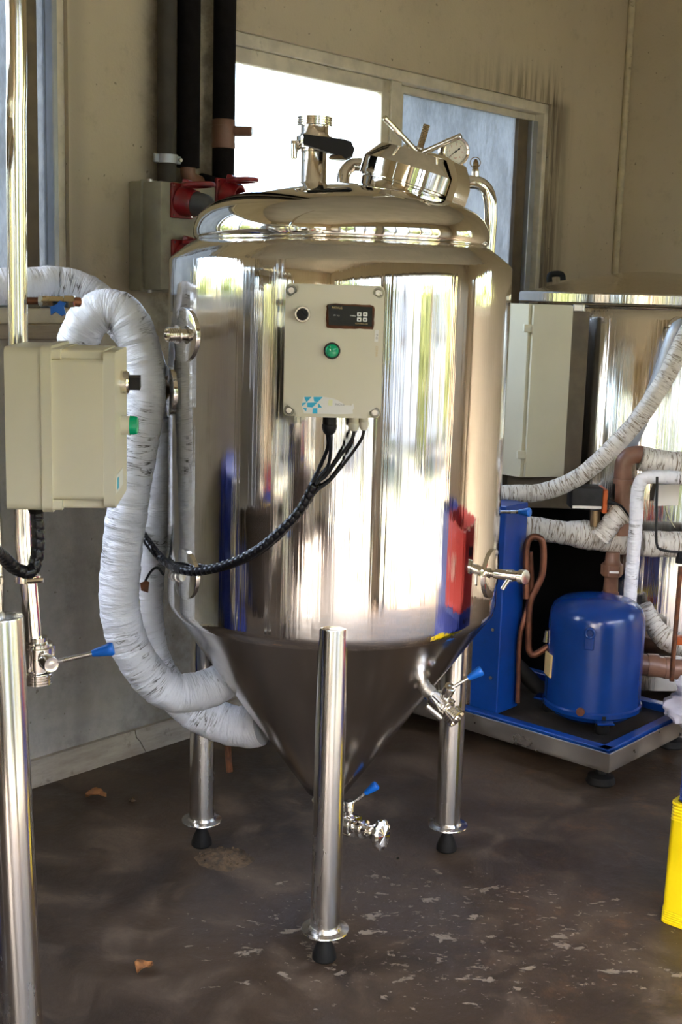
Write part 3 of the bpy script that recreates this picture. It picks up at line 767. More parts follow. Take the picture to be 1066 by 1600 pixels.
# black plug fitting on the left silhouette
p = at(266, 607, 3.06); a, z = angz(p); 
f2 = tank.add('side_port', shell_disc(TM, a+.20, z, .060), M['tank'], label='round plate with a dark bung')
q = TK + Vector((cos(a+.12), sin(a+.12), 0))*(TR+.001); q.z = z; d = radial(q)
tank.add('bung', lathe([(0, -.01), (.026, -.01), (.026, .004), (.017, .016), (.009, .030), (0, .036)], 24, frame(q, d)), M['bronze'], f2, label='dark bronze bung')
tank.add('bolt', cyl(q+d*.006+Vector((0, 0, .020)), q+d*.012+Vector((0, 0, .034)), .005, seg=10), M['chrome'], f2)
# probe gland, lower left
p = ontank(289, 897); a, z = angz(p)
f3 = tank.add('probe_port', shell_disc(TM, a, z, .060), M['tank'], label='round plate with a probe gland')
q0 = ontank(284, 901, .004); q1 = at(256, 899, 2.97)
d = (q1-q0).normalized()
tank.add('probe_gland', lathe([(0, -.01), (.011, -.01), (.011, .010), (.0135, .011), (.0135, .028), (.011, .030), (.011, .036), (.0125, .037), (.0125, .052), (.008, .056), (0, .056)], 16, frame(q0, d)), M['dullsteel'], f3, label='dull steel probe gland')
tank.add('probe_lead', tube([q1, at(246, 887, 2.97), at(236, 893, 2.97), at(227, 908, 2.97)], .0030, 8, .004), M['black'], f3)
tg = prism([(0, 0), (.016, .002), (.018, .020), (.004, .030), (-.007, .006)], -.001, .001, frame(at(228, 907, 2.968), (0, -1, .2)) @ Matrix.Rotation(radians(200), 4, 'Z'))
tank.add('tag', tg, M['rust'], f3, label='frayed brown tag on the probe lead')
# sample tap, right
p = ontank(768, 896); a, z = angz(p)
f4 = tank.add('sample_tap', shell_disc(TM, a, z, .060), M['tank'], label='round plate carrying the sample tap')
e = at(822, 902, p.y-.07); d = (e-p).normalized(); L = (e-p).length
tank.add('tap_barrel', lathe([(0, -.01), (.0115, -.01), (.0115, .006), (.0085, .008), (.0085, .014), (.0125, .016), (.0125, L*.80), (.0085, L*.81), (.0085, L*.84), (.0175, L*.85), (.0175, L*.98), (.0170, L*.985), (0, L*.985)], 32, frame(p, d)), M['chrome'], f4)
tank.add('tap_cap', lathe([(0, L*.98), (.0168, L*.98), (.0168, L*.993), (.0155, L), (0, L)], 32, frame(p, d)), M['dullsteel'], f4)
s0 = p+d*(L*.58); s1 = at(785, 921, s0.y-.005)
tank.add('tap_spout', lathe([(0, -.004), (.0055, -.004), (.0055, (s1-s0).length), (.0035, (s1-s0).length), (.0035, .004), (0, .004)], 16, frame(s0, s1-s0)), M['chrome'], f4)
tank.add('tap_block', box(-.007, .007, -.014, .014, -.009, .009, .002, 1, frame(p+d*(L*.55), d)), M['chrome'], f4)
# hidden lever of another tap on the far side, its blue grip peeping out at the right edge
h0 = at(780, 799, 3.35); h1 = at(812, 800, 3.32); d = (h1-h0).normalized()
sh = at(740, 800, 3.42)
lv = tank.add('rear_valve_lever', cyl(sh, h1, .0045, seg=12), M['leg'])
tank.add('grip', grip(h1-d*.002, d, .034), M['bluegrip'], lv, label='blue plastic lever grip')

# ---- racking valve on the cone, right
p0 = at(672, 1078, 2.93); 
cz = p0.z; cd = Vector((p0.x-TK.x, p0.y-TK.y, 0)).normalized(); p0 = TK + cd*(coner(cz)); p0.z = cz
nrm = (cd*.82 + Vector((0, 0, -.58))).normalized()
p1 = at(709, 1118, p0.y-.05); ax = (p1-p0).normalized()
tank.add('racking_port', lathe([(0, -.02), (.046, -.012), (.046, -.0085), (.044, -.008), (.020, -.007), (.017, .0), (.017, .020), (0, .020)], 36, frame(p0, ax)), M['dullsteel'])
vp = p0+ax*.052
sd = at(716, 1079, vp.y-.03)-at(698, 1097, vp.y); lv_ = at(760, 1054, vp.y-.03)-at(716, 1080, vp.y-.03)
rv = butterfly(tank, 'racking_valve', vp, ax, sd, lv_, .015, .058, 'racking butterfly valve on the cone')
tank.add('threaded_end', threaded(.026, .0, .022, 4, frame(vp+ax*.034, ax), depth=.0022), M['chrome'], rv)
wb = at(679, 1113, vp.y-.03)
wq = cyl(at(666, 1103, vp.y-.035), at(689, 1122, vp.y-.03), .0065, seg=14)
tank.add('wing_bolt', wq, M['chrome'], rv)
# ---- bottom outlet and valve
bo = tank.add('outlet', lathe([(0, 0), (.030, 0), (.030, .008), (.038, .009), (.038, .016), (.030, .017), (.028, .034), (.045, .045), (0, .046)], 36, TM @ Matrix.Translation((0, 0, .208))), M['chrome'])
tank.add('elbow', tube([TK+Vector((0, 0, .225)), TK+Vector((0, 0, .200)), TK+Vector((.004, -.006, .182)), TK+Vector((.016, -.02, .170)), TK+Vector((.034, -.036, .166))], .019, 20, .004), M['chrome'], bo)
vb = at(547, 1289, TK.y-.045); e = at(600, 1306, TK.y-.14); ax = (e-vb).normalized()
bv = butterfly(tank, 'bottom_valve', vb, ax, at(549, 1252, vb.y)-at(547, 1289, vb.y), at(586, 1227, vb.y)-at(552, 1252, vb.y), .0165, .056, 'butterfly valve under the cone')
L0 = vb+ax*.036
tank.add('hose_tail', lathe([(0, 0), (.017, 0), (.017, .006), (.024, .008), (.024, .020), (.017, .022), (.015, .034), (0, .034)], 28, frame(L0, ax)), M['chrome'], bv)
F = frame(L0+ax*.030, ax); b = MB(); V = []; FF = []; n = 40
prf = [(.012, 0), (.014, .008), (.017, .020), (.023, .032), (.032, .042), (.036, .050), (.035, .058), (.026, .063), (.0, .065)]
for i, (r, z) in enumerate(prf):
    for k in range(n):
        t = 2*pi*k/n; rr = r*(1+.10*mnoise.noise((cos(t)*3, sin(t)*3, z*60))+.05*sin(k*2.1+i))
        V.append((rr*cos(t)*.80, rr*sin(t)*1.05, z+.003*mnoise.noise((cos(t)*5, sin(t)*5, z*90))))
for i in range(len(prf)-1):
    for k in range(n): FF.append([i*n+k, i*n+(k+1) % n, (i+1)*n+(k+1) % n, (i+1)*n+k])
tank.add('foil_cap', b.add(V, FF).tr(F), M['foil'] if 'foil' in M else M['chrome'], bv, label='crumpled foil tied over the outlet', ang=20)

# ---- dome fittings
tl = lambda x, y, Y=3.1: at(x, y, Y)
# top nozzle with clamp valve
n0 = tl(490, 292); n0.z = 1.775
nz = tank.add('top_nozzle', lathe([(0, 0), (.040, .0), (.034, .014), (.0305, .020), (.0305, .088), (.0325, .090), (.0325, .094), (.0405, .097), (.0405, .105), (.0405, .106), (0, .106)], 40, Matrix.Translation(n0)), M['chrome'])
n1 = n0+Vector((0, 0, .104))
tank.add('valve_body', lathe([(.030, 0), (.043, .001), (.044, .004), (.044, .016), (.043, .020), (.036, .021), (.033, .030), (.033, .046), (0, .046)], 40, Matrix.Translation(n1)), M['chrome'], nz)
tank.add('threaded_top', threaded(.0425, 0, .022, 4, Matrix.Translation(n1+Vector((0, 0, .044))), 40, .003), M['chrome'], nz)
lb = tl(460, 236, 3.08); 
lb_ = cyl(lb+Vector((0, 0, -.018)), lb+Vector((0, 0, .022)), .008, seg=14, bev=.002); lb_ += cyl(lb+Vector((0, 0, .016)), lb+Vector((0, 0, .024)), .0095, seg=6); lb_ += cyl(lb, n1+Vector((-.02, 0, .010)), .006, seg=10)
tank.add('clamp_bolt', lb_, M['chrome'], nz)
h0, h1 = tl(474, 211, 3.04), tl(474, 225, 3.04)
hp = [tl(*q, 3.035) for q in ((474, 209), (500, 213), (536, 217), (549, 221), (554, 232), (551, 243), (541, 248), (520, 240), (474, 225))]
b = MB(); n = len(hp); V = hp+[q+Vector((0, .042, 0)) for q in hp]
b.add(V, [[i, (i+1) % n, n+(i+1) % n, n+i][::-1] for i in range(n)]+[list(range(n)), [n+i for i in range(n)][::-1]])
tank.add('lever_handle', b, M['black'], nz, ang=30, label='black plastic lever handle')
tank.add('lever_spring', lathe([(0, 0), (.020, 0), (.024, .004), (.020, .010), (0, .010)], 20, frame(tl(529, 250, 3.055), (0, 0, 1))), M['bronze'], nz)
# manway with its lid, strongback and screw
ma = Vector((.262, -.05, .965)).normalized(); mc = tl(634, 311, 3.12)
MF = frame(mc, ma, (1, 0, 0))
mw = tank.add('manway', lathe([(.150, -.045), (.128, -.028), (.119, -.014), (.1175, -.004), (.1195, .0), (.1175, .004), (.1175, .024), (.1215, .026), (.1215, .031), (.1175, .033), (.1175, .045), (0, .045)], 80, MF), M['dome'], ang=50)
ld = tank.add('lid', lathe([(0, .030), (.1265, .030), (.1275, .032), (.1275, .070), (.1265, .072), (.0985, .107), (.0965, .1085), (.05, .1095), (0, .110)], 80, MF), M['dome'], mw, ang=25, label='bevelled round lid of the manway')
sb = [(-.03, .1105), (.085, .110), (.099, .108), (.1285, .071), (.1285, .0)]; sbo = [(.138, .0), (.147, .010), (.147, .060), (.136, .086), (.118, .110), (.10, .116), (-.03, .120)]
poly = sb+sbo
SF = MF @ Matrix.Rotation(radians(-35), 4, 'Z') @ Matrix(((1, 0, 0, 0), (0, 0, -1, 0), (0, 1, 0, 0), (0, 0, 0, 1)))
tank.add('strongback', prism(poly, -.032, .032, SF), M['dome'], mw, ang=25, label='bent steel strap over the lid edge')
hb = MF @ Vector((0, 0, .104))
hub0 = tl(650, 252, 3.10); hub1 = tl(652, 226, 3.10); ua = ma
tank.add('screw_hub', lathe([(0, -.012), (.022, -.012), (.022, .0), (.0185, .003), (.0185, .030), (.016, .033), (0, .033)], 28, frame(hub0, ua)), M['chrome'], mw)
st0 = hub0+ua*.03; tank.add('screw_stud', threaded(.0085, 0, .058, 16, frame(st0, tl(662, 198, 3.1)-tl(652, 232, 3.1)), 18, .0012, False), M['bronze'], mw)
tank.add('t_handle', cyl(tl(652, 238, 3.08), tl(600, 183, 3.02), .0068, seg=16, bev=.002), M['chrome'], mw)
tank.add('t_handle', cyl(tl(654, 242, 3.08), tl(721, 212, 3.02), .0068, seg=16, bev=.002), M['chrome'], mw)
# pressure gauge
gc = tl(712, 237, 3.07); gd = (EYE-gc).normalized(); gd = (gd+Vector((.42, 0, .02))).normalized()
GF = frame(gc, gd, (1, .3, 0)); gx = GF.to_3x3() @ Vector((1, 0, 0))
if (GF.to_3x3() @ Vector((0, 1, 0))).z < 0: GF = GF @ Matrix.Rotation(pi, 4, 'Z')
ga = tank.add('pressure_gauge', lathe([(0, -.034), (.030, -.034), (.032, -.030), (.032, -.004), (.0345, -.003), (.0345, .004), (.032, .006), (.0285, .004), (.0285, 0), (0, 0)], 48, GF), M['chrome'], label='round pressure gauge on the lid')
tank.add('dial', lathe([(0, .0004), (.0284, .0004), (.0284, .001), (0, .001)], 40, GF), M['dial'], ga, label='off-white dial')
tk_ = MB(); tr_ = MB()
for k in range(31):
    t = radians(225-270*k/30); r0 = .0215 if k % 5 else .0195
    c, s_ = cos(t), sin(t); qd = [(r0*c-s_*.0003, r0*s_+c*.0003), (r0*c+s_*.0003, r0*s_-c*.0003), (.0235*c+s_*.0003, .0235*s_-c*.0003), (.0235*c-s_*.0003, .0235*s_+c*.0003)]
    (tk_ if k < 24 else tr_).__iadd__(prism(qd, .001, .0013, GF))
tank.add('scale_marks', tk_, M['darkgrey'], ga, flat=True); tank.add('scale_marks', tr_, M['redprint'], ga, flat=True, label='red scale marks')
nb = MB()
for k, tx in enumerate(('0', '1', '2', '3', '4', '5', '6')):
    t = radians(225-45*k); nb += writing(tx, GF @ Matrix.Translation((.0165*cos(t), .0165*sin(t), .0011)), .006, .0001)
nb += writing('bar', GF @ Matrix.Translation((0, -.014, .0011)), .0065, .0001)
tank.add('dial_numbers', nb, M['redprint'], ga, flat=True)
nd = prism([(-.0009, -.010), (.0009, -.010), (.0003, .021), (-.0003, .021)], .0015, .0022, GF @ Matrix.Rotation(radians(128), 4, 'Z')); nd += lathe([(0, .001), (.0025, .001), (.002, .003), (0, .003)], 14, GF)
nd += prism(rrect(.004, .006, .0015, 2, 0, -.010), .0015, .0022, GF @ Matrix.Rotation(radians(128), 4, 'Z'))
tank.add('needle', nd, M['black'], ga)
tank.add('gauge_stem', cyl(gc-Vector((0, -.012, .030)), tl(706, 266, 3.085), .0075, seg=14), M['bronze'], ga)
# spray pipe behind the manway and the small relief valve
pp = [tl(536, 298, 3.26), tl(537, 275, 3.27), tl(545, 262, 3.28), tl(562, 257, 3.29), tl(640, 268, 3.32), tl(722, 283, 3.28), tl(745, 285, 3.27), tl(758, 293, 3.27), tl(765, 308, 3.27), tl(767, 335, 3.27), tl(763, 398, 3.27)]
spz = tank.add('spray_pipe', tube(pp, .0165, 24, .008), M['chrome'], label='bent steel spray pipe behind the lid')
rv0 = tl(743, 285, 3.27)
tank.add('relief_stub', cyl(rv0, tl(743, 268, 3.27), .009, seg=16), M['chrome'], spz)
tank.add('relief_valve', lathe([(0, 0), (.0085, 0), (.0085, .006), (.006, .008), (.0085, .012), (.007, .022), (.003, .030), (0, .031)], 16, frame(tl(743, 268, 3.27), (0, 0, 1))), M['bronze'], spz, label='small bronze relief valve')
rr = [tl(743, 254, 3.265)+Vector((.013*cos(t), 0, .013*sin(t))) for t in [2*pi*k/24 for k in range(25)]]
tank.add('pull_ring', tube(rr, .0012, 6, raw=True), M['bronze'], spz)

# ---- second tank at the left edge of the picture
T2 = Vector((-.955, 2.02, 0))
TM2 = Matrix.Translation(T2) @ Matrix.Rotation(radians(-1.6), 4, 'Y') @ Matrix.Rotation(radians(89), 4, 'Z')
tank2 = Thing('fermenter_tank', 'near steel fermenter tank cut off by the picture edge, cream control box on its side', 'tank', TM2)
tank_shell(tank2, .175, .424)
BX2 = Matrix.Translation((-.362, 2.03, 1.335)) @ Matrix(((0, 0, 1, 0), (1, 0, 0, 0), (0, 1, 0, 0), (0, 0, 0, 1)))
BX2R = Matrix.Translation((0, 1.93, 0)) @ Matrix.Rotation(radians(4.5), 4, 'Z') @ Matrix.Translation((0, -1.93, 0))
bt = [at(5, 541, 1.93), at(170, 800, 1.93)]
hb2 = bt[0].z-bt[1].z; zc2 = (bt[0].z+bt[1].z)/2
xf = at(187, 670, 2.00).x
BX2.translation = (0, 2.03, zc2); BX2 = Matrix.Translation((xf+.005, 0, 0)) @ BX2R @ BX2
dep2 = xf-at(6, 670, 1.93).x
cb2 = tank2.add('control_box', prism(rrect(.20, hb2, .012), -dep2, -.098, BX2), M['boxside'], ang=40, label='cream plastic control box seen from its side')
tank2.add('seam_lip', prism(rrect(.207, hb2+.006, .013), -.112, -.096, BX2), M['boxside'], cb2, ang=40)
q = .030; w_, h_ = .20, hb2-.003
c = [(-w_/2+q, -h_/2), (w_/2-q, -h_/2), (w_/2-q, -h_/2+.018), (w_/2, -h_/2+q*.7), (w_/2, h_/2-q*.7), (w_/2-q, h_/2-.018), (w_/2-q, h_/2), (-w_/2+q, h_/2), (-w_/2+q, h_/2-.018), (-w_/2, h_/2-q*.7), (-w_/2, -h_/2+q*.7), (-w_/2+q, -h_/2+.018)]
c = rrect(w_-.004, h_-.030, .010)
ld2 = prism(c, -.098, -.018, BX2)
# posts for the screws at top and bottom, a step back from the lid side
ld2 += prism(rrect(w_, .016, .004, 3, 0, h_/2-.008), -.098, -.082, BX2); ld2 += prism(rrect(w_, .016, .004, 3, 0, -h_/2+.008), -.098, -.082, BX2)
ld2 += prism(rrect(w_-.03, .018, .004, 3, 0, h_/2-.010), -.098, -.018, BX2); ld2 += prism(rrect(w_-.03, .018, .004, 3, 0, -h_/2+.010), -.098, -.018, BX2)
tank2.add('lid', ld2, M['boxside'], cb2, ang=40)
tank2.add('front_panel', prism(rrect(w_-.006, h_-.006, .012), -.018, 0, BX2), M['boxgrey'], cb2, ang=40)
ya = 2.0
def b2frame(x, y):   # point of the front plane seen at this height
    r = ray(x, y); F = BX2.copy(); t = (xf-EYE.x)/r.x; P = EYE+r*t; F.translation = (xf, min(max(P.y, 1.96), 2.08), P.z); return F
F = BX2 @ Matrix.Translation((0, at(185, 597, 2.03).z-zc2, 0))
tank2.add('selector_knob', lathe([(0, 0), (.019, 0), (.019, .010), (.0165, .013), (0, .013)], 32, F), M['chrome'], cb2, label='bright ring of the selector knob')
tank2.add('knob_turn', prism([(-.0105, -.010), (.0105, -.010), (.0105, .010), (-.0105, .010)], .012, .031, F @ Matrix.Rotation(radians(10), 4, 'Z')), M['darkgrey'], cb2, label='dark grey turning knob')
F = BX2 @ Matrix.Translation((0, at(185, 664, 2.03).z-zc2, 0))
tank2.add('lamp_bezel', lathe([(0, -.002), (.0155, -.002), (.0155, .014), (0, .014)], 28, F), M['boxgrey'], cb2)
tank2.add('indicator_lamp', lathe([(.0145, .013), (.0155, .014), (.0155, .020), (.0145, .026), (.010, .028), (0, .0285)], 28, F), M['green'], cb2, label='green indicator lamp')
F = BX2 @ Matrix.Translation((-.03, -hb2/2+.040, 0))
tank2.add('sticker', prism(rrect(.10, .028, .003), 0, .0007, F), M['white'], cb2, label='white and cyan sticker'); tank2.add('logo', prism(rrect(.024, .018, .002, 2, -.030, 0), .0007, .0012, F), M['cyan'], cb2)
zb = zc2-hb2/2
gx_, gy_ = at(57, 806, 2.03).x, 2.03
F = Matrix.Translation((gx_, gy_, zb)) @ Matrix.Rotation(pi, 4, 'X')
tank2.add('cable_gland', lathe([(0, -.01), (.0145, -.01), (.0145, .005), (.0135, .006), (.0135, .018), (.011, .024), (0, .024)], 20, F), M['rubber'], cb2)
c2 = Thing('wire_harness', 'black cable hanging in a loop under the cream control box at the left', 'cable', Matrix.Translation((gx_, gy_, zb-.05)))
c2.add('spiral_wrap', tube([(gx_, gy_, zb-.020), (gx_+.002, gy_, zb-.05), at(58, 868, 2.03), at(48, 893, 2.02), at(24, 888, 2.0), at(4, 870, 1.95), at(-25, 850, 1.85)], .0105, 18, .0022, spiral), M['blackgloss'], ang=50)
# a third tank of the row beside the viewer, outside the frame, mirrored in the big tank
TM3 = Matrix.Translation((-1.02, .55, 0)) @ Matrix.Rotation(radians(70), 4, 'Z')
tank3 = Thing('fermenter_tank', 'third steel fermenter of the row, seen only as a reflection in the big tank', 'tank', TM3)
tank_shell(tank3, .10)
# transfer pipe rising past the left box, with its valve
YP = 2.20
pt = [at(22, 0, YP)+Vector((0, 0, ZC-.003-at(22, 0, YP).z)), at(24, -60, YP), at(25, 200, YP), at(28, 520, YP), at(31, 700, YP)]
tp = Thing('transfer_pipe', 'upright polished steel pipe with a valve at its lower end, left of the cream box', 'pipe', Matrix.Translation(at(62, 1040, YP)))
tp.add('pipe', tube(pt, .0172, 28, .05), M['chrome'])
pv = [at(36, 760, YP), at(38, 850, YP), at(44, 905, YP), at(52, 1000, YP)]
tp.add('lower_pipe', tube(pv, .0165, 28, .03), M['chrome'])
tp.add('coupling', cyl(at(30, 690, YP), at(37, 770, YP), .022, seg=28, bev=.003), M['chrome'])
jc = at(43, 903, YP); tp.add('clamp', lathe([(0, -.008), (.0185, -.008), (.024, -.006), (.024, .006), (.0185, .008), (0, .008)], 28, frame(jc, (0, 0, 1))), M['chrome'])
tp.add('clamp_bolt', cyl(jc+Vector((.006, -.026, 0)), jc+Vector((.034, -.022, .002)), .005, seg=8), M['chrome'])
vz = at(58, 1024, YP); sp_d = at(84, 1027, YP-.06)-vz
vv = butterfly(tp, 'valve', vz, (.02, 0, 1), sp_d, at(180, 1006, YP-.05)-at(84, 1028, YP-.06), .0185, .082, 'butterfly valve with a blue grip')
tp.add('threaded_end', threaded(.0275, 0, .020, 4, frame(vz-Vector((0, 0, .052)), (0, 0, 1)), depth=.002), M['chrome'], vv)
# brass cock on the pipe
YB2 = 2.22
bq = [at(x, 471, YB2) for x in (44, 62, 66, 72, 104, 118)]
bc_ = tp.add('brass_cock', cyl(at(38, 470, YB2), at(64, 470, YB2), .0065, seg=14), M['copper'], label='brass cock on a short copper branch')
tp.add('cock_body', lathe([(0, 0), (.0085, 0), (.0095, .001), (.0095, .038), (.0115, .040), (.0115, .056), (.0085, .058), (0, .058)], 6, frame(at(66, 470, YB2), at(118, 471, YB2)-at(66, 470, YB2))), M['brass'], bc_, label='brass hexagon body')
tp.add('tape', cyl(at(61, 470, YB2), at(68, 470, YB2), .0088, seg=14), M['white'], bc_, label='white thread tape')
tp.add('wing_handle', prism([(-.012, -.012), (-.004, -.006), (.006, -.013), (.013, -.009), (.010, .004), (.013, .010), (.003, .013), (-.003, .006), (-.013, .002)], -.006, .006, frame(at(91, 482, YB2-.015), (0.1, -1, .1))), M['bluegrip'], bc_, label='blue wing handle')
tp.add('branch', cyl(at(112, 471, YB2), at(124, 472, YB2+.01), .0085, seg=14), M['copper'], bc_)

# ================================================================== LAGGED HOSES
def wrap(period, amp, ph=0.0, nz=.05, seed=0.0):
    def f(L, t, cv):
        k = (L/period + t/(2*pi)*1.0 + ph) % 1.0
        s_ = amp*(1-k) if k > .06 else amp*k/.06
        n_ = mnoise.noise((L*14+seed, cos(t)*1.1, sin(t)*1.1))*nz
        cr_ = 0.0
        if cv > .06: cr_ = -.09*min(cv, .6)*abs(sin(L*310+3*mnoise.noise((L*8, cos(t), sin(t)))))
        w2_ = mnoise.noise((L*75+seed, cos(t)*2.2, sin(t)*2.2))*.028
        return 1+s_+n_+cr_+w2_
    return f
def hose(name, label, pts, r, mt, group=None, wp=(.045, .055), step=.0045, seg=44, closed=True, base=None):
    b = tube(pts, r, seg, step, wrap(*wp, seed=len(pts)*3.3))
    return solo(name, b, mt, label, 'hose', base, group, ang=60)
HA = [at(112, 640, 2.98), at(113, 585, 2.98), at(120, 540, 2.97), at(137, 503, 2.96), at(166, 484, 2.96), at(197, 497, 2.96), at(218, 545, 2.96), at(227, 610, 2.95), at(216, 690, 2.95), at(203, 770, 2.95),
      at(191, 860, 2.95), at(186, 940, 2.95), at(199, 1000, 2.96), at(228, 1050, 2.98), at(268, 1081, 3.00), at(310, 1080, 3.03), at(342, 1068, 3.05), at(352, 1062, 3.06)]
hose('lagged_hose', 'front white tape-wrapped hose that arches up and hangs in a long bend into the cone', HA, .0475, M['lag'])
HB = [at(-30, 448, 3.02), at(40, 447, 3.06), at(90, 445, 3.10), at(140, 460, 3.12), at(190, 505, 3.12), at(225, 555, 3.12), at(243, 620, 3.13), at(246, 700, 3.13), at(239, 790, 3.13), at(232, 870, 3.13), at(228, 950, 3.13),
      at(235, 1010, 3.14), at(258, 1064, 3.14), at(298, 1105, 3.14), at(345, 1128, 3.14), at(385, 1136, 3.13), at(408, 1133, 3.12)]
hose('lagged_hose', 'rear white tape-wrapped hose half hidden behind the front one, entering the cone lowest', HB, lambda L: .043+.009*min(1, max(0, (L-1.30)/.15)), M['lag'], wp=(.05, .05))
# crumpled tape collar where the front hose meets the cone
cl = TK+Vector((-.262, -.06, 0)); cl = at(346, 1066, 3.045)

# ================================================================== THINGS ON THE LEFT WALL
# socket enclosure
pe = .122
qs = onwall(200, 283); us = (qs-WA).dot(WD); z1s = onwall(200, 283).z; z0s = onwall(200, 446).z-.015
WBOX = .36
sb_ = Thing('socket_box', 'dirty grey wall enclosure with red industrial sockets beside the pipes', 'electrical box', RM @ Matrix.Translation((us, 0, z0s)))
def RB(u0, u1, v0, v1, z0, z1, bev=.004): return box(u0, u1, -v1, -v0, z0, z1, bev, 2, RM)
sb_.add('body', RB(us, us+WBOX, 0.0, pe*.52, z0s, z1s, .006), M['sockbox'])
sb_.add('lid', RB(us+.003, us+WBOX-.003, pe*.53, pe+.03, z0s+.004, z1s-.004, .006), M['sockbox'])
sb_.add('seam', RB(us-.003, us+WBOX+.003, pe*.50, pe*.56, z0s-.003, z1s+.003, .003), M['sockbox'])
for zz in (z0s+.03, z1s-.02):
    sb_.add('lid_screw', cyl(room(us+.03, pe*.55, z1s-.004 if zz > 1.7 else z0s+.004), room(us+.03, pe*.55, z1s+.006 if zz > 1.7 else z0s-.006), .009, seg=12), M['dullsteel'])
ff = pe+.031
def lidpt(x, y): return onwall(x, y, ff)
def red_socket(x, y, flange=True, flapup=.0, par=None):
    P = lidpt(x, y); u = (P-WA).dot(WD); z = P.z
    ax = (WN*.92 + Vector((0, 0, -.16)) + WD*.30).normalized()
    s = sb_.add('red_socket', RB(u-.043, u+.043, ff-.004, ff+.008, z-.052, z+.052, .004), M['redplug'], label='red industrial socket')
    o = room(u, ff, z)
    sb_.add('collar', lathe([(0, 0), (.044, 0), (.044, .030), (.040, .036), (.040, .052), (.034, .052), (.034, .02), (0, .02)], 28, frame(o, ax)), M['redplug'], s)
    fo = o + ax*.062 + Vector((0, 0, .050))
    fm = frame(fo, (Vector((0, 0, 1))-ax*.05).normalized(), ax)
    sb_.add('flap', lathe([(.034, .0), (.040, 0), (.043, .003), (.043, .010), (.038, .014), (0, .017), (0, .012), (.034, .010), (.034, 0)], 24, fm @ Matrix.Scale(1.25, 4, (1, 0, 0))), M['redplug'], s, label='raised red spring flap')
    sb_.add('hinge', box(-.018, .018, -.02, .02, -.008, .012, .003, 1, frame(o+ax*.018+Vector((0, 0, .046)), ax)), M['redplug'], s)
    for a_ in (-.036, .036):
        for b_ in (-.044, .044): sb_.add('screw', cyl(room(u+a_, ff+.006, z+b_), room(u+a_, ff+.010, z+b_), .004, seg=8), M['chrome'], s)
    return o, ax
o1, a1 = red_socket(283, 314)
o2, a2 = red_socket(352, 306)
o3, a3 = red_socket(284, 402)
pg = Thing('power_plug', 'dusty dark grey plug pushed into the upper red socket', 'plug', Matrix.Translation(o1+a1*.03))
pg.add('plug_body', lathe([(0, .022), (.0335, .022), (.037, .026), (.0375, .045), (.036, .060), (.034, .085), (.030, .098), (.020, .106), (.016, .122), (0, .122)], 32, frame(o1, a1)), M['greyplug'])
pg.add('plug_cable', tube([o1+a1*.118, o1+a1*.16+Vector((.03, 0, -.015)), o1+a1*.20+Vector((.10, .05, -.09)), o1+a1*.18+Vector((.16, .12, -.30))], .009, 12), M['rubber'])
# three upright pipes
def vpipe(x0, x1, y, ytop, ybot, v, mt, name, label):
    a, b_ = onwall(x0, y, v), onwall(x1, y, v); r = (b_-a).length/2*.74
    c = (a+b_)/2; zt = ZC-.002; zb = onwall((x0+x1)/2, ybot, v).z
    t = Thing(name, label, 'pipe', Matrix.Translation((c.x, c.y, zb)))
    t.add('pipe', cyl((c.x, c.y, zb), (c.x, c.y, zt), r, seg=28), mt); return t, c, r, zb
t1, c1, r1, zb1 = vpipe(245, 276, 150, 0, 300, .055, M['pipegrey'], 'conduit_pipe', 'dusty grey upright pipe ending on the socket box, leftmost of three')
zc = onwall(256, 248, .055).z
hp_ = lathe([(r1*.98, -.013), (r1+.006, -.013), (r1+.006, .013), (r1*.98, .013)], 28, Matrix.Translation((c1.x, c1.y, zc)))
ck = t1.add('pipe_clamp', hp_, M['alu'], label='pale zinc pipe clamp')
t1.add('clamp_ear', box(-.05, -.028, -.006, .006, -.013, .013, .002, 1, Matrix.Translation((c1.x, c1.y, zc)) @ Matrix.Rotation(WANG, 4, 'Z')), M['alu'], ck)
t1.add('clamp_ear', box(.028, .052, -.012, .0, -.012, .012, .002, 1, Matrix.Translation((c1.x, c1.y, zc)) @ Matrix.Rotation(WANG, 4, 'Z')), M['alu'], ck)
t1.add('clamp_bolt', cyl(Vector((c1.x, c1.y, zc))+WD*.043-WN*.02, Vector((c1.x, c1.y, zc))+WD*.043+WN*.02, .006, seg=8), M['dullsteel'], ck)
t2, c2_, r2, zb2 = vpipe(276, 313, 150, 0, 262, .06, M['foam'], 'lagged_pipe', 'black foam-lagged upright pipe, middle of three')
e0 = Vector((c2_.x, c2_.y, zb2))
t2.add('elbow', tube([e0+Vector((0, 0, .01)), e0-Vector((0, 0, .02)), e0-Vector((0, 0, .035))+WD*.015, e0-Vector((0, 0, .045))+WD*.05], .024, 20, .006), M['pvc'], label='brown elbow')
e1 = e0-Vector((0, 0, .045))+WD*.05
t2.add('cross_pipe', cyl(e1, e1+WD*.17-Vector((0, 0, .02)), .034, seg=24, bev=.004), M['foam'])
t3, c3, r3, zb3 = vpipe(333, 368, 100, 0, 300, .06, M['foam'], 'lagged_pipe', 'black foam-lagged upright pipe with a brown valve, in front of the bright window')
v0 = onwall(350, 194, .06).z; v1 = onwall(350, 226, .06).z; C3 = Vector((c3.x, c3.y, 0))
vb3 = t3.add('valve', lathe([(r3*.99, v0-.006), (r3*1.06, v0-.006), (r3*1.06, v0+.010), (r3*1.015, v0+.013), (r3*1.015, (v0+v1)/2-.008), (r3*1.07, (v0+v1)/2), (r3*1.07, (v0+v1)/2+.02), (r3*1.015, v1-.013), (r3*1.06, v1-.010), (r3*1.06, v1+.006), (r3*.99, v1+.006)], 24, Matrix.Translation(C3)), M['pvc'], label='brown plastic valve')
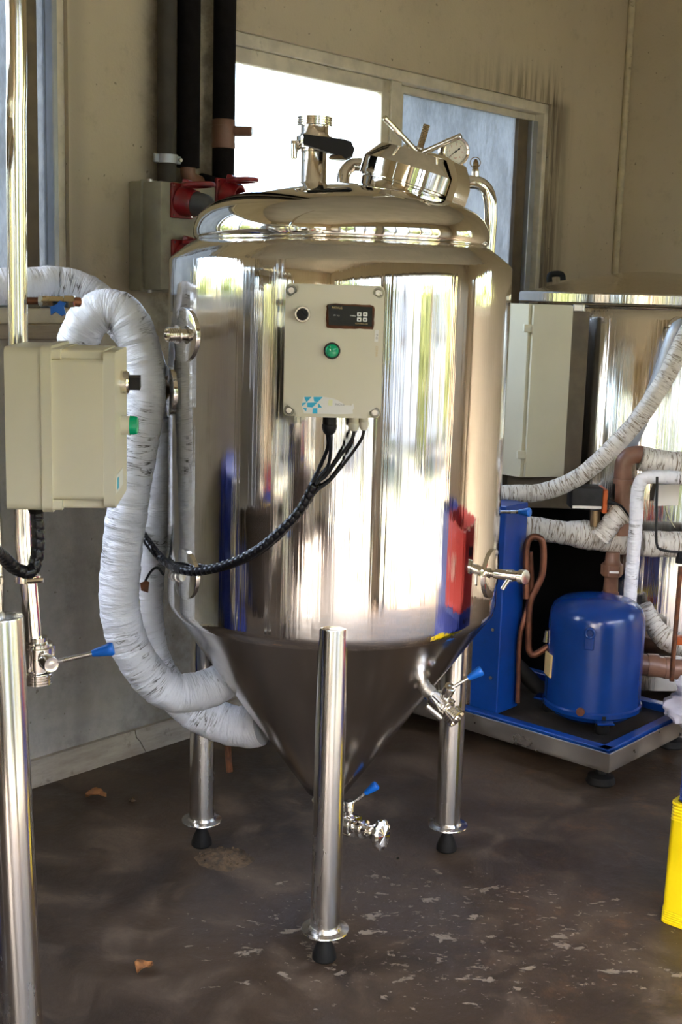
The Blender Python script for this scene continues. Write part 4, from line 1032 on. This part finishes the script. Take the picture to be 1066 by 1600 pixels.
hv = Vector((c3.x, c3.y, (v0+v1)/2+.010)); rdir = Vector((1, -.15, 0)).normalized()
t3.add('valve_handle', cyl(hv+rdir*r3*.8, hv+rdir*(r3+.058), .0165, seg=16, bev=.004), M['pvc'], vb3)
# rusty rod and its foot behind the hoses
rd = cyl(at(347, 1060, 3.55), at(359, 1206, 3.50), .009, .010, 10)
solo('rusty_rod', rd, M['rust'], 'thin rusty rod standing behind the rear hose', 'rod')

# ================================================================== KETTLE AND WHAT HANGS ON IT
KC = Vector((1.20, 5.02, 0)); KR = .515; KZ = 1.515
kt = Thing('brew_kettle', 'large steel kettle with a shallow conical lid in the corner behind', 'kettle', Matrix.Translation(KC))
KM = Matrix.Translation(KC)
kt.add('body', lathe([(0, .10), (KR, .10), (KR, KZ-.045), (KR-.004, KZ-.035), (KR-.012, KZ-.006), (KR-.02, KZ), (0, KZ)], 128, KM), M['kettle'], ang=45)
lidk = kt.add('lid', lathe([(KR-.02, KZ+.006), (KR-.002, KZ+.006), (KR+.001, KZ+.010), (KR+.001, KZ+.040), (KR-.004, KZ+.046), (KR-.05, KZ+.052), (.30, KZ+.098), (.12, KZ+.128), (.05, KZ+.134), (0, KZ+.135)], 128, KM), M['kettle'], ang=35)
hl = at(872, 437, KC.y-.05)
kt.add('lid_handle', tube([at(859, 441, 4.80), at(859, 431, 4.80), at(866, 428, 4.80), at(878, 429, 4.80), at(880, 438, 4.80)], .011, 12, .006), M['rubber'], lidk, label='black lid handle')
for k in range(4):
    a = k*pi/2+.5; kt.add('leg', cyl((KC.x+.42*cos(a), KC.y+.42*sin(a), 0), (KC.x+.42*cos(a), KC.y+.42*sin(a), .12), .03, seg=16), M['dullsteel'])
kt.add('bracket', box(-.02, .02, -.01, .01, -.012, .012, .002, 1, Matrix.Translation(at(905, 481, 4.52))), M['dullsteel'])
# cream cabinet hung at the kettle's left
ec0 = at(827, 475, 4.46); ec1 = at(893, 478, 4.50); zt_ = ec0.z; zb_ = at(822, 746, 4.46).z
dx_ = (Vector((ec1.x, ec1.y, 0))-Vector((ec0.x, ec0.y, 0))); cw = dx_.length; dx_.normalize(); dy_ = Vector((-dx_.y, dx_.x, 0))
EM = Matrix((dx_, dy_, Vector((0, 0, 1)))).transposed().to_4x4(); EM.translation = (ec0.x, ec0.y, zb_)
# turn the side face towards the viewer
ec = Thing('electrical_cabinet', 'cream metal cabinet with a hinged door hung beside the kettle', 'cabinet', EM)
hh = zt_-zb_
sd_ = Vector((-.20, .22, 0))
V = []
def qp(p, z): return Vector((p.x, p.y, z))
A_ = Vector((ec0.x, ec0.y, 0)); B_ = Vector((ec1.x, ec1.y, 0)); D_ = A_+sd_; C_ = B_+sd_
bd = MB(); pl4 = [A_, B_, C_, D_]
bd.add([qp(p, zb_) for p in pl4]+[qp(p, zt_) for p in pl4], [[0, 1, 5, 4], [1, 2, 6, 5], [2, 3, 7, 6], [3, 0, 4, 7], [4, 5, 6, 7], [3, 2, 1, 0]])
ec.add('body', bd, M['cream'], flat=True)
fn = Vector((dx_.y, -dx_.x, 0))
dr = MB(); a_, b_ = A_+dx_*.012+fn*.002, B_+fn*.002
dr.add([qp(a_, zb_+.004), qp(b_, zb_+.004), qp(b_, zt_-.004), qp(a_, zt_-.004), qp(a_+fn*.016, zb_+.004), qp(b_+fn*.016, zb_+.004), qp(b_+fn*.016, zt_-.004), qp(a_+fn*.016, zt_-.004)],
       [[4, 5, 6, 7], [0, 3, 2, 1], [0, 1, 5, 4], [1, 2, 6, 5], [2, 3, 7, 6], [3, 0, 4, 7]])
dob = ec.add('door', dr, M['cream'], flat=True)
for y in (513, 711):
    hz = at(824, y, 4.45).z; ec.add('hinge', box(-.018, .016, -.012, .004, -.014, .014, .002, 1, Matrix.Translation((A_.x, A_.y, hz)) @ Matrix.Rotation(math.atan2(dx_.y, dx_.x), 4, 'Z')), M['cream'], dob)
ec.add('hanging_strap', box(-.05, .04, -.004, .004, -.012, .012, .002, 1, Matrix.Translation(qp(B_+Vector((.02, .06, 0)), zt_-.02))), M['dullsteel'])
# dark sheets added as the shade beside the cabinet and below it
ds = Thing('kettle_shade', 'black panels added as deep shade below the cabinet, behind the condensing unit', 'shade_panel', RM @ Matrix.Translation((1.868, -.5, 0)))
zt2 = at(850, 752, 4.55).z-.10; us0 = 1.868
def onu(x, y, u):     # point where the ray meets the plane of this room u
    r = ray(x, y); return EYE + r*((u-(EYE-WA).dot(WD))/r.dot(WD))
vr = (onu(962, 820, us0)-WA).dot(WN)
ds.add('panel', box(us0, us0+.02, -vr, -.03, .06, zt2, .003, 1, RM), M['shadeblack'])
ds.add('side_panel', box(us0+.021, us0+.30, -.05, -.03, .06, zt2, .003, 1, RM), M['shadeblack'])
ds.add('recess_shade', box(at(790, 760, 4.6).x, at(905, 760, 4.56).x, 4.548, 4.575, zt2, at(905, 486, 4.6).z, .003, 1), M['darkjamb'])  # dark brown sheet put in for the shaded recess beside the kettle
for vv_ in (.10, vr-.04): ds.add('leg', box(us0-.005, us0+.03, -vv_-.02, -vv_+.02, 0, .1, .002, 1, RM), M['shadeblack'])

# ================================================================== CONDENSING UNIT
CU = Vector((1.263, -1.298, 0))      # room frame corner
UM = RM @ Matrix.Translation((CU.x, CU.y, 0))    # local x along the wall (right), y towards the wall (left)
cu = Thing('condensing_unit', 'blue condensing unit with a round compressor on a steel-edged base', 'refrigeration unit', UM)
UL, UWD = .60, 1.15
b = box(0, UL, 0, UWD, .066, .074, 0, 1, UM)
b += box(0, .006, 0, UWD, .066, .128, .001, 1, UM); b += box(0, UL, 0, .006, .066, .128, .001, 1, UM); b += box(UL-.006, UL, 0, UWD, .066, .128, .001, 1, UM); b += box(0, UL, UWD-.006, UWD, .066, .128, .001, 1, UM)
cu.add('base_tray', b, M['dullsteel'], label='dull steel base tray')
cu.add('tray_plate', box(.012, UL-.012, .012, UWD-.012, .10, .108, 0, 1, UM), M['grime'], label='grimy plate inside the base')
b = box(.012, .05, .012, UWD-.012, .108, .136, .003, 1, UM); b += box(.012, UL-.012, .012, .05, .108, .136, .003, 1, UM); b += box(UL-.05, UL-.012, .012, UWD-.012, .108, .136, .003, 1, UM)
cu.add('base_frame', b, M['bluepaint'])
for (x, y) in ((.06, .06), (UL-.06, .06), (.06, UWD-.06), (UL-.06, UWD-.06)):
    cu.add('foot', lathe([(0, 0), (.045, 0), (.048, .006), (.042, .026), (.018, .034), (.012, .07), (0, .07)], 24, UM @ Matrix.Translation((x, y, 0))), M['rubber'])
# condenser coil in its blue frame: uprights, top, fins
qa = onz(795, 1112, .136); qa = UM.inverted() @ qa
cy0, cx0 = qa.y+.03, max(.05, qa.x-.03)
zt3 = (at(812, 792, (UM @ Vector((cx0, cy0, 0))).y)).z
cyw = .58
b = box(cx0, cx0+.13, cy0, cy0+.115, .125, zt3, .003, 1, UM)
cd_ = cu.add('condenser', b, M['bluepaint'], label='upright blue condenser frame')
cu.add('frame_upright', box(cx0, cx0+.13, cy0+cyw, cy0+cyw+.07, .125, zt3, .003, 1, UM), M['bluepaint'], cd_)
cu.add('frame_top', box(cx0, cx0+.13, cy0+.116, cy0+cyw-.001, zt3-.07, zt3, .003, 1, UM), M['bluepaint'], cd_)
b = MB(); nf = 120
for k in range(nf):
    z = .13+(zt3-.21)*k/nf; b += box(cx0+.006, cx0+.11, cy0+.116, cy0+cyw, z, z+.0028, 0, 1, UM)
f_ = cu.add('fins', b, M['fin'], cd_, kind='stuff', flat=True)
cu.add('coil_backing', box(cx0+.014, cx0+.10, cy0+.117, cy0+cyw-.001, .126, zt3-.072, 0, 1, UM), M['darkgrey'], cd_)
b = MB()
for k in range(26):
    yy = cy0+.13+(cyw-.14)*k/25; b += box(cx0+.003, cx0+.006, yy-.002, yy+.002, .13, zt3-.072, 0, 1, UM)
cu.add('fin_edges', b, M['fin'], cd_, kind='stuff', flat=True)
for z in (.25, .42, .60, .76):
    cu.add('screw', cyl(UM @ Vector((cx0+.004, cy0+.03, z)), UM @ Vector((cx0-.004, cy0+.03, z)), .006, seg=8), M['dullsteel'], cd_)
# compressor
pc = onz(927, 1128, .125); cl_ = UM.inverted() @ pc; 
cpos = UM @ Vector((cl_.x+.10, cl_.y+.02, 0))
CYc = cpos.y
rl, rr_ = at(853, 1040, CYc), at(1004, 1040, CYc); CRr = (rr_.x-rl.x)/2*.985; cxx = (rr_.x+rl.x)/2
cpos = Vector((cxx, CYc, 0)); ztc = at(930, 932, CYc).z
CM_ = Matrix.Translation(cpos)
zbn = at(928, 1098, CYc).z
h0 = .130
co = cu.add('compressor', lathe([(0, h0), (CRr*.80, h0), (CRr*.95, h0+.020), (CRr, h0+.05), (CRr, zbn-.008), (CRr*1.035, zbn-.003), (CRr*1.035, zbn+.011), (CRr, zbn+.016), (CRr*.99, ztc-.085), (CRr*.97, ztc-.055), (CRr*.90, ztc-.030), (CRr*.75, ztc-.012), (CRr*.4, ztc+.002), (0, ztc+.006)], 80, CM_), M['compressor'], ang=40, label='round-topped blue enamelled compressor')
for k in range(3):
    a = -pi/2+.05+k*2*pi/3; x, y = cpos.x+CRr*.92*cos(a), cpos.y+CRr*.92*sin(a)
    cu.add('mount', lathe([(0, .136-.028), (.022, .108), (.026, .118), (.022, .140), (.012, .142), (.012, .158), (.02, .159), (.02, .172), (0, .172)], 16, Matrix.Translation((x, y, 0))), M['rubber'], co)
    cu.add('mount_bracket', box(-.03, .03, -.05, .02, .150, .158, .003, 1, Matrix.Translation((x, y, 0)) @ Matrix.Rotation(a+pi/2, 4, 'Z')), M['compressor'], co)
a = -pi/2-.33
lm = Matrix.Translation((cpos.x+CRr*cos(a), cpos.y+CRr*sin(a), ztc-.105)) @ Matrix.Rotation(a+pi/2, 4, 'Z')
lb = tube([lm @ Vector((.014*cos(t), -.006, .016*sin(t)+.018)) for t in [2*pi*k/20 for k in range(21)]], .005, 8, raw=True); lb += box(-.016, .016, -.006, .006, -.04, .004, .003, 1, lm)
cu.add('lifting_lug', lb, M['compressor'], co)
a = -pi/2-.42; cu.add('oil_plug', cyl((cpos.x+CRr*.95*cos(a), cpos.y+CRr*.95*sin(a), h0+.050), (cpos.x+CRr*1.04*cos(a), cpos.y+CRr*1.04*sin(a), h0+.050), .016, .014, 16), M['copper'], co)
a = pi+.15; cu.add('junction_label', box(-.03, .03, -.004, .01, 0, .08, .002, 1, Matrix.Translation((cpos.x+CRr*cos(a), cpos.y+CRr*sin(a), zbn+.10)) @ Matrix.Rotation(a+pi/2, 4, 'Z')), M['gold'], co)
# copper lines
Yc = CYc+.02
cu.add('copper_line', tube([at(822, 935, Yc), at(822, 880, Yc), at(823, 853, Yc), at(830, 840, Yc), at(842, 840, Yc), at(849, 852, Yc), at(848, 895, Yc), at(838, 920, Yc), at(828, 945, Yc), at(826, 1000, Yc), at(827, 1016, Yc), at(835, 1023, Yc), at(857, 1010, Yc)], .0115, 14, .008), M['copper'])
cu.add('copper_line', tube([at(829, 862, Yc+.03), at(830, 920, Yc+.03), at(818, 970, Yc), at(812, 1000, Yc), at(810, 1060, Yc), at(809, 1098, Yc)], .0085, 12, .01), M['copper'])
cu.add('service_valve', cyl(at(853, 1003, Yc-.01), at(855, 985, Yc-.01), .010, .006, 10), M['chrome'])
cu.add('drier', cyl(at(770, 1000, Yc+.30), at(850, 1085, Yc+.25), .03, seg=16, bev=.006), M['darkgrey'])

# ================================================================== PIPES BY THE KETTLE
YK = 4.30
hose('lagged_pipe', 'dirty white lagged hose sagging from the kettle to behind the tank', [at(740, 772, 4.28), at(793, 771, 4.28), at(850, 768, 4.28), at(905, 745, 4.26), at(955, 702, 4.24), at(1000, 652, 4.22), at(1040, 590, 4.20), at(1075, 520, 4.22), at(1085, 500, 4.30), at(1088, 494, 4.50)], .030, M['lagold'], wp=(.035, .03), seg=28)
t = Thing('grey_hose', 'bare grey hose running down from the kettle port behind the lagged one', 'hose', Matrix.Translation(at(1000, 650, 4.40)))
t.add('hose', tube([at(1068, 508, 4.36), at(1055, 520, 4.36), at(1030, 590, 4.38), at(1005, 650, 4.40), at(975, 715, 4.42)], .026, 20), M['alu'])
t.add('port', lathe([(0, 0), (.030, 0), (.040, .004), (.040, .018), (.030, .024), (.026, .05), (0, .05)], 24, frame(at(1060, 512, 4.45), (0, -1, 0))), M['kettle'])
t = Thing('brown_pipe', 'brown plastic pipe with an elbow at its top', 'pipe', Matrix.Translation(at(972, 825, YK)))
t.add('pipe', cyl(at(971, 836, YK), at(974, 735, YK), .026, seg=24), M['pvc'])
t.add('elbow', tube([at(974, 752, YK), at(974, 735, YK), at(976, 722, YK), at(984, 713, YK), at(996, 710, YK), at(1008, 711, YK)], .031, 24, .006), M['pvc'])
t.add('socket_rim', lathe([(0, -.008), (.034, -.008), (.035, 0), (.034, .008), (0, .008)], 24, frame(at(974, 752, YK), (0, 0, 1))), M['pvc'])
hose('lagged_pipe', 'thick dirty white lagged pipe leading right from the brown elbow', [at(1000, 716, YK), at(1030, 722, YK), at(1066, 726, YK), at(1110, 730, YK), at(1150, 735, YK+.08), at(1180, 740, YK+.24), at(1190, 742, YK+.36)], .042, M['lagold'], wp=(.06, .06), seg=32)
hose('lagged_pipe', 'slim white lagged pipe that turns down in front of the others', [at(1175, 755, 4.62), at(1165, 753, 4.45), at(1145, 752, 4.28), at(1110, 750, 4.20), at(1066, 747, 4.20), at(1030, 745, 4.20), at(1008, 747, 4.20), at(1000, 756, 4.20), at(996, 775, 4.20), at(993, 830, 4.20), at(987, 900, 4.22), at(983, 960, 4.24)], .0225, M['lag'], wp=(.03, .05), seg=28)
hose('lagged_pipe', 'thick dirty white lagged pipe level behind the compressor top', [at(775, 822, YK+.03), at(825, 825, YK+.03), at(880, 832, YK+.03), at(935, 838, YK+.03), at(980, 845, YK+.03)], lambda L: .040+.010*max(0, min(1, (L-.25)/.06)), M['lagold'], wp=(.05, .06), seg=32)
hose('lagged_pipe', 'short blotched lagged pipe at the picture edge right of the slim one', [at(1003, 850, YK), at(1035, 850, YK), at(1066, 851, YK), at(1110, 852, YK), at(1145, 852, YK+.08), at(1165, 852, YK+.24), at(1172, 852, YK+.36)], .044, M['lagold'], wp=(.05, .06), seg=32)
hose('tape_bundle', 'ragged bundle of white tape round the pipe joint below the black valve box', [at(938, 842, YK-.03), at(950, 826, YK-.03), at(962, 810, YK-.03), at(975, 800, YK-.03)], .034, M['lagold'], wp=(.03, .12, 0, .22), seg=30)
t = Thing('brown_coupling', 'brown plastic coupling hanging below the ragged tape joint', 'pipe fitting', Matrix.Translation(at(955, 930, YK)))
t.add('body', lathe([(0, 0), (.030, 0), (.030, .004), (.026, .008), (.024, .055), (.027, .06), (.034, .064), (.036, .070), (.036, .105), (.030, .110), (.026, .118), (.024, .150), (0, .150)], 28, Matrix.Translation(at(954, 927, YK))), M['pvc'])
for k in range(6):
    a = k*pi/3; q = at(954, 927, YK)+Vector((.035*cos(a), .035*sin(a), .07)); t.add('rib', cyl(q, q+Vector((0, 0, .034)), .005, seg=8), M['pvc'])
t.add('print', box(-.016, .016, -.0375, -.036, .080, .088, 0, 1, Matrix.Translation(at(954, 927, YK))), M['white'], flat=True, label='faded white print')
t = Thing('valve_actuator', 'black valve box with an orange end plate on the lagged pipe', 'actuator', Matrix.Translation(at(922, 800, YK)))
fp = at(895, 762, YK-.05); fq = at(941, 797, YK-.05)
t.add('housing', box(fp.x, fq.x, YK-.05, YK+.05, fq.z, fp.z, .004, 2), M['darkgrey'])
t.add('white_strip', box(fp.x+.003, fq.x-.003, YK-.053, YK-.0505, fq.z+.004, fq.z+.013, 0, 1), M['dial'], flat=True, label='worn white strip')
eo = at(951, 765, YK-.05)
t.add('end_plate', box(fq.x+.001, eo.x, YK-.052, YK+.052, fq.z-.012, fp.z-.004, .003, 1), M['sign'], label='orange end plate')
t.add('cable_gland', cyl(at(950, 784, YK-.055), at(961, 786, YK-.06), .011, .008, 12), M['black'])
t.add('lead', tube([at(958, 785, YK-.06), at(970, 790, YK-.06), at(980, 802, YK-.05), at(984, 815, YK-.03)], .004, 8), M['black'])
t.add('stem', cyl(at(930, 797, YK), at(930, 822, YK), .018, seg=16), M['bronze'])
t = Thing('copper_capillary', 'thin dark tube bent along the pipes near the picture edge', 'tube', Matrix.Translation(at(1030, 800, 4.15)))
t.add('tube', tube([at(1027, 745, 4.15), at(1026, 800, 4.15), at(1026, 848, 4.15), at(1032, 858, 4.15), at(1050, 862, 4.15), at(1070, 863, 4.15)], .0045, 8), M['darkgrey'])
t.add('fitting', lathe([(0, 0), (.014, 0), (.014, .02), (.010, .024), (.010, .04), (0, .04)], 6, Matrix.Translation(at(1062, 880, 4.15))), M['black'])
t = Thing('wire_loop', 'thin bright wire loop on the kettle', 'wire', Matrix.Translation(at(1045, 790, 4.35)))
t.add('wire', tube([at(1055, 752, 4.35), at(1043, 765, 4.35), at(1040, 790, 4.35), at(1047, 812, 4.35), at(1055, 825, 4.35)], .0028, 8), M['chrome'])
cov = MB()
cov_b = prism([(0, 0), (.075, .004), (.078, .080), (.006, .074)], 0, .05, frame(at(1021, 789, 4.38), (0, -1, .1), (1, 0, 0)))
solo('tape_patch', cov_b, M['lagold'], 'squarish white wrapped piece under the slim lagged pipe', 'wrapping')
t = Thing('rusty_pipe', 'thin dark rusty pipe upright at the picture edge', 'pipe', Matrix.Translation(at(1050, 1060, 4.1)))
t.add('pipe', tube([at(1064, 885, 4.12), at(1058, 960, 4.11), at(1052, 1030, 4.10), at(1050, 1064, 4.10)], .0085, 12), M['rust'])
t.add('tap', box(-.02, .04, -.02, .02, -.014, .014, .004, 2, Matrix.Translation(at(1064, 1000, 4.14))), M['sign'], label='orange-red tap')
t = Thing('brown_pipe', 'brown plastic pipe lying level behind the base of the compressor', 'pipe', Matrix.Translation(at(1030, 1050, 4.35)))
t.add('pipe', tube([at(985, 1036, 4.35), at(1005, 1038, 4.35), at(1040, 1043, 4.35), at(1100, 1050, 4.35)], .038, 24), M['pvc'])
t.add('socket_rim', lathe([(0, -.01), (.041, -.01), (.041, .03), (0, .03)], 24, frame(at(1015, 1039, 4.35), (1, 0, -.03))), M['pvc'])
t.add('socket_rim', lathe([(0, -.01), (.041, -.01), (.041, .01), (0, .01)], 24, frame(at(1042, 1043, 4.35), (1, 0, -.03))), M['pvc'])
hose('lagged_pipe', 'stubby grey lagged bend beside the blue compressor', [at(1008, 945, 4.40), at(1016, 965, 4.40), at(1028, 985, 4.38), at(1045, 1000, 4.36), at(1075, 1010, 4.34)], lambda L: .024+.016*min(1, L/.15), M['lagold'], wp=(.03, .08), seg=28)
# crumpled bag at the far end of the unit
def lump(c, r, sq, seed, rough=.35, sub=4, fr_=2.0):
    bm = bmesh.new(); bmesh.ops.create_icosphere(bm, subdivisions=sub, radius=1)
    for v in bm.verts:
        n = mnoise.fractal(v.co*fr_+Vector((seed, 2, 1)), 1, 2, 4); p = v.co*(1+rough*n); v.co = Vector((c[0]+p.x*r, c[1]+p.y*r, max(c[2]-r*sq*.9, c[2]+p.z*r*sq)))
    b = MB().add([v.co.copy() for v in bm.verts], [[v.index for v in f.verts] for f in bm.faces]); bm.free(); return b
bg_ = onz(1085, 1150, 0.0); bgc = Vector((1.36, 4.12, .30))
solo('plastic_bag', lump(at(1094, 1098, 4.05), .10, (at(1094, 1098, 4.05).z-.137)/.09, 3.3, .55, 5, 1.6), M['bag'], 'crumpled lilac-white plastic bag at the end of the condensing unit', 'bag')

# ================================================================== CRATES AT THE RIGHT EDGE
def crate(name, label, mt, cx, cy, rot, z, w=.40, d=.30, h=.285, emblem=False, lean=0.0, group=None):
    F = Matrix.Translation((cx, cy, z)) @ Matrix.Rotation(rot, 4, 'Z')
    t = Thing(name, label, 'crate', F, group)
    tp_ = .006; n = 6
    def ring(ins, zz): return [Vector((x+lean*zz, y, zz)) for x, y in rrect(w-2*ins, d-2*ins, .018, n)]
    prof = [(tp_+.004, 0), (tp_, .004)]
    for k in range(5): prof += [(tp_-.0002, .010+k*.006), (tp_+.0016, .012+k*.006), (tp_+.0016, .013+k*.006), (tp_-.0002, .015+k*.006)]
    prof += [(tp_+.001, .045), (.002, h-.050)]
    for k in range(5): prof += [(.0012, h-.046+k*.008), (.0030, h-.044+k*.008), (.0030, h-.042+k*.008), (.0012, h-.040+k*.008)]
    prof += [(0, h-.006), (.001, h), (.010, h), (.012, h-.006), (.014, .012)]
    V = []; FF = []; m_ = 4*(n+1)
    for ins, zz in prof: V += ring(ins, zz)
    for i in range(len(prof)-1):
        for k in range(m_): FF.append([i*m_+k, i*m_+(k+1) % m_, (i+1)*m_+(k+1) % m_, (i+1)*m_+k])
    FF.append(list(range(m_))[::-1]); FF.append([(len(prof)-1)*m_+k for k in range(m_)])
    t.add('shell', MB().add(V, FF).tr(F), mt, ang=30)
    # divider grid inside
    g = MB()
    for k in range(1, 6): g += box(-w/2+.014+(w-.028)*k/6-.0015, -w/2+.014+(w-.028)*k/6+.0015, -d/2+.014, d/2-.014, .012, h*.5, 0, 1, F)
    for k in range(1, 4): g += box(-w/2+.014, w/2-.014, -d/2+.014+(d-.028)*k/4-.0015, -d/2+.014+(d-.028)*k/4+.0015, .012, h*.5, 0, 1, F)
    t.add('divider_grid', g, mt, flat=True)
    for sgn in (-1, 1):       # recessed hand holds
        t.add('hand_hold', prism(rrect(.095, .030, .013, 5, 0, h-.075), -.001, .0035, F @ Matrix(((0, 0, sgn, sgn*(w/2-.002)), (sgn, 0, 0, 0), (0, 1, 0, 0), (0, 0, 0, 1)))), M['black'], label='dark hand hold')
    if emblem:
        for sgn in (-1, 1):
            Ff = F @ Matrix(((1, 0, 0, 0), (0, 0, sgn, sgn*(d/2-.004)), (0, 1, 0, 0), (0, 0, 0, 1)))
            t.add('emblem', prism([(.028*cos(a), h*.55+.045*sin(a)) for a in [2*pi*k/28 for k in range(28)]], -.001, .0045, Ff), M['dial'], label='pale oval patch')
    return t
ca, cb_ = onz(1041, 1443), onz(1066, 1452)
ang = math.atan2(cb_.y-ca.y, cb_.x-ca.x)
wd_ = Vector((cos(ang), sin(ang), 0)); nd_ = Vector((-sin(ang), cos(ang), 0))
cc_ = ca + wd_*(.40/2-.024) + nd_*(.30/2-.012)
crate('bottle_crate', 'yellow bottle crate on the floor at the picture edge', M['yellowcrate'], cc_.x, cc_.y, ang, 0.0, h=.325, lean=.045)
crate('bottle_crate', 'blue bottle crate standing on the yellow one', M['bluecrate'], cc_.x+wd_.x*.024, cc_.y+wd_.y*.024, ang, .3255)
cr3 = crate('bottle_crate', 'red bottle crate on top of the blue and yellow crates', M['redcrate'], cc_.x+wd_.x*.024, cc_.y+wd_.y*.024, ang, .611, emblem=True)
for k in range(4):
    p = Matrix.Translation((cc_.x+wd_.x*.024, cc_.y+wd_.y*.024, 0)) @ Matrix.Rotation(ang, 4, 'Z') @ Vector((-.154+.062*k, .05 if k % 2 else -.034, .611+.0125))
    bb_ = Thing('beer_bottle', 'brown glass bottle standing in the red crate', 'bottle', Matrix.Translation(p), group='bottles in the red crate')
    bb_.add('glass_body', lathe([(0, 0), (.027, 0), (.029, .004), (.029, .13), (.024, .16), (.014, .19), (.0125, .235), (.0135, .238), (.0135, .248), (0, .248)], 24, Matrix.Translation(p)), M['bottle'])
    bb_.add('bottle_label', lathe([(.0293, .04), (.0296, .041), (.0296, .10), (.0293, .101)], 24, Matrix.Translation(p)), M['dial'])
c4 = cc_ + wd_*.45 + nd_*.08
for k in range(3): crate('bottle_crate', ['blue bottle crate at the bottom of the second stack', 'blue bottle crate in the middle of the second stack', 'blue bottle crate on top of the second stack'][k], M['bluecrate'], c4.x, c4.y, ang+.02*(k-1), .2855*k)
# blue drum near the windows, mirrored in the tank's left side
dp = room(-1.62, .34, 0)
dr_ = Thing('blue_drum', 'blue plastic drum under the left window, seen as a reflection', 'drum', Matrix.Translation(dp))
dr_.add('body', lathe([(0, 0), (.27, 0), (.29, .02), (.29, .30), (.30, .31), (.30, .34), (.29, .35), (.29, .62), (.30, .63), (.30, .66), (.29, .67), (.29, .90), (.27, .94), (.20, .95), (0, .95)], 56, Matrix.Translation(dp)), M['bluecrate'])
dr_.add('bung', lathe([(0, .95), (.035, .95), (.035, .965), (0, .965)], 20, Matrix.Translation(dp+Vector((.12, 0, 0)))), M['black'])

# ================================================================== SMALL THINGS ON THE FLOOR
def leaf(x, y, s, rot, label):
    p = onz(x, y); V = []; F = []; n = 9
    for i in range(n):
        t = i/(n-1); wd = s*.42*sin(pi*min(1, t*1.02+.02))**.8*(1+.25*mnoise.noise((i*1.7, x, y)))
        cur = .010+.012*sin(t*5+x)+.25*s*(t-.5)**2
        for k in (-1, -.5, 0, .5, 1): V.append((s*(t-.5), wd*k, cur*.5+.012*abs(k)+.003*mnoise.noise((t*6, k*3, x))))
    for i in range(n-1):
        for k in range(4): F.append([i*5+k, (i+1)*5+k, (i+1)*5+k+1, i*5+k+1])
    mn = min(v[2] for v in V); V = [(a, b_, c-mn+.001) for a, b_, c in V]
    b = MB().add(V, F); m_ = len(V); b.add([(a, b_, c+.0012) for a, b_, c in V], [f[::-1] for f in F]) if False else None
    b.tr(Matrix.Translation(p) @ Matrix.Rotation(rot, 4, 'Z'))
    o = solo('dry_leaf', b, M['leaf'], label, 'leaf', p, 'fallen leaves'); md = o.modifiers.new('thick', 'SOLIDIFY'); md.thickness = .0012
    return o
leaf(150, 1246, .062, .15, 'orange-brown dry leaf near the baseboard')
leaf(226, 1517, .050, 1.0, 'curled brown dry leaf on the open floor left of the front leg')
pb = onz(206, 1250, .006)
solo('grey_crumb', lump(pb, .011, .6, 9.1, .5, 2), M['dirt'], 'small grey crumb beside the orange leaf', 'crumb')
pb = onz(622, 1341, .003); solo('black_crumb', lump(pb, .005, .7, 4.1, .3, 2), M['rubber'], 'tiny black crumb right of the foil-capped outlet', 'crumb')
# gritty dried spill by the rear left foot
pb = onz(350, 1342); b = MB(); V = [(0, 0, .008)]; F = []; nr, ns = 9, 40
for i in range(1, nr+1):
    for k in range(ns):
        t = 2*pi*k/ns; rr = i/nr*(1+.22*mnoise.noise((cos(t)*2.4, sin(t)*2.4, 7)))
        z = max(0.0008, .010*(1-(i/nr)**2)*(1+1.0*mnoise.noise((cos(t)*rr*6, sin(t)*rr*6, 3)))) if i < nr else 0
        V.append((.078*rr*cos(t), .070*rr*sin(t), z))
for k in range(ns): F.append([0, 1+k, 1+(k+1) % ns])
for i in range(nr-1):
    for k in range(ns): F.append([1+i*ns+k, 1+(i+1)*ns+k, 1+(i+1)*ns+(k+1) % ns, 1+i*ns+(k+1) % ns])
b.add(V, F)
rg = random.Random(5)
for k in range(70):
    a, r_ = rg.uniform(0, 2*pi), sqrt(rg.random())*.07; s = rg.uniform(.0015, .0045)
    b += lathe([(0, -s), (s, 0), (s*.6, s*.8), (0, s)], 5, Matrix.Translation((r_*cos(a), r_*.9*sin(a), .006)))
b.tr(Matrix.Translation(pb))
solo('grit_patch', b, M['dirt'], 'dried gritty brown spill beside the rear left foot', 'dirt', pb, kind='stuff')
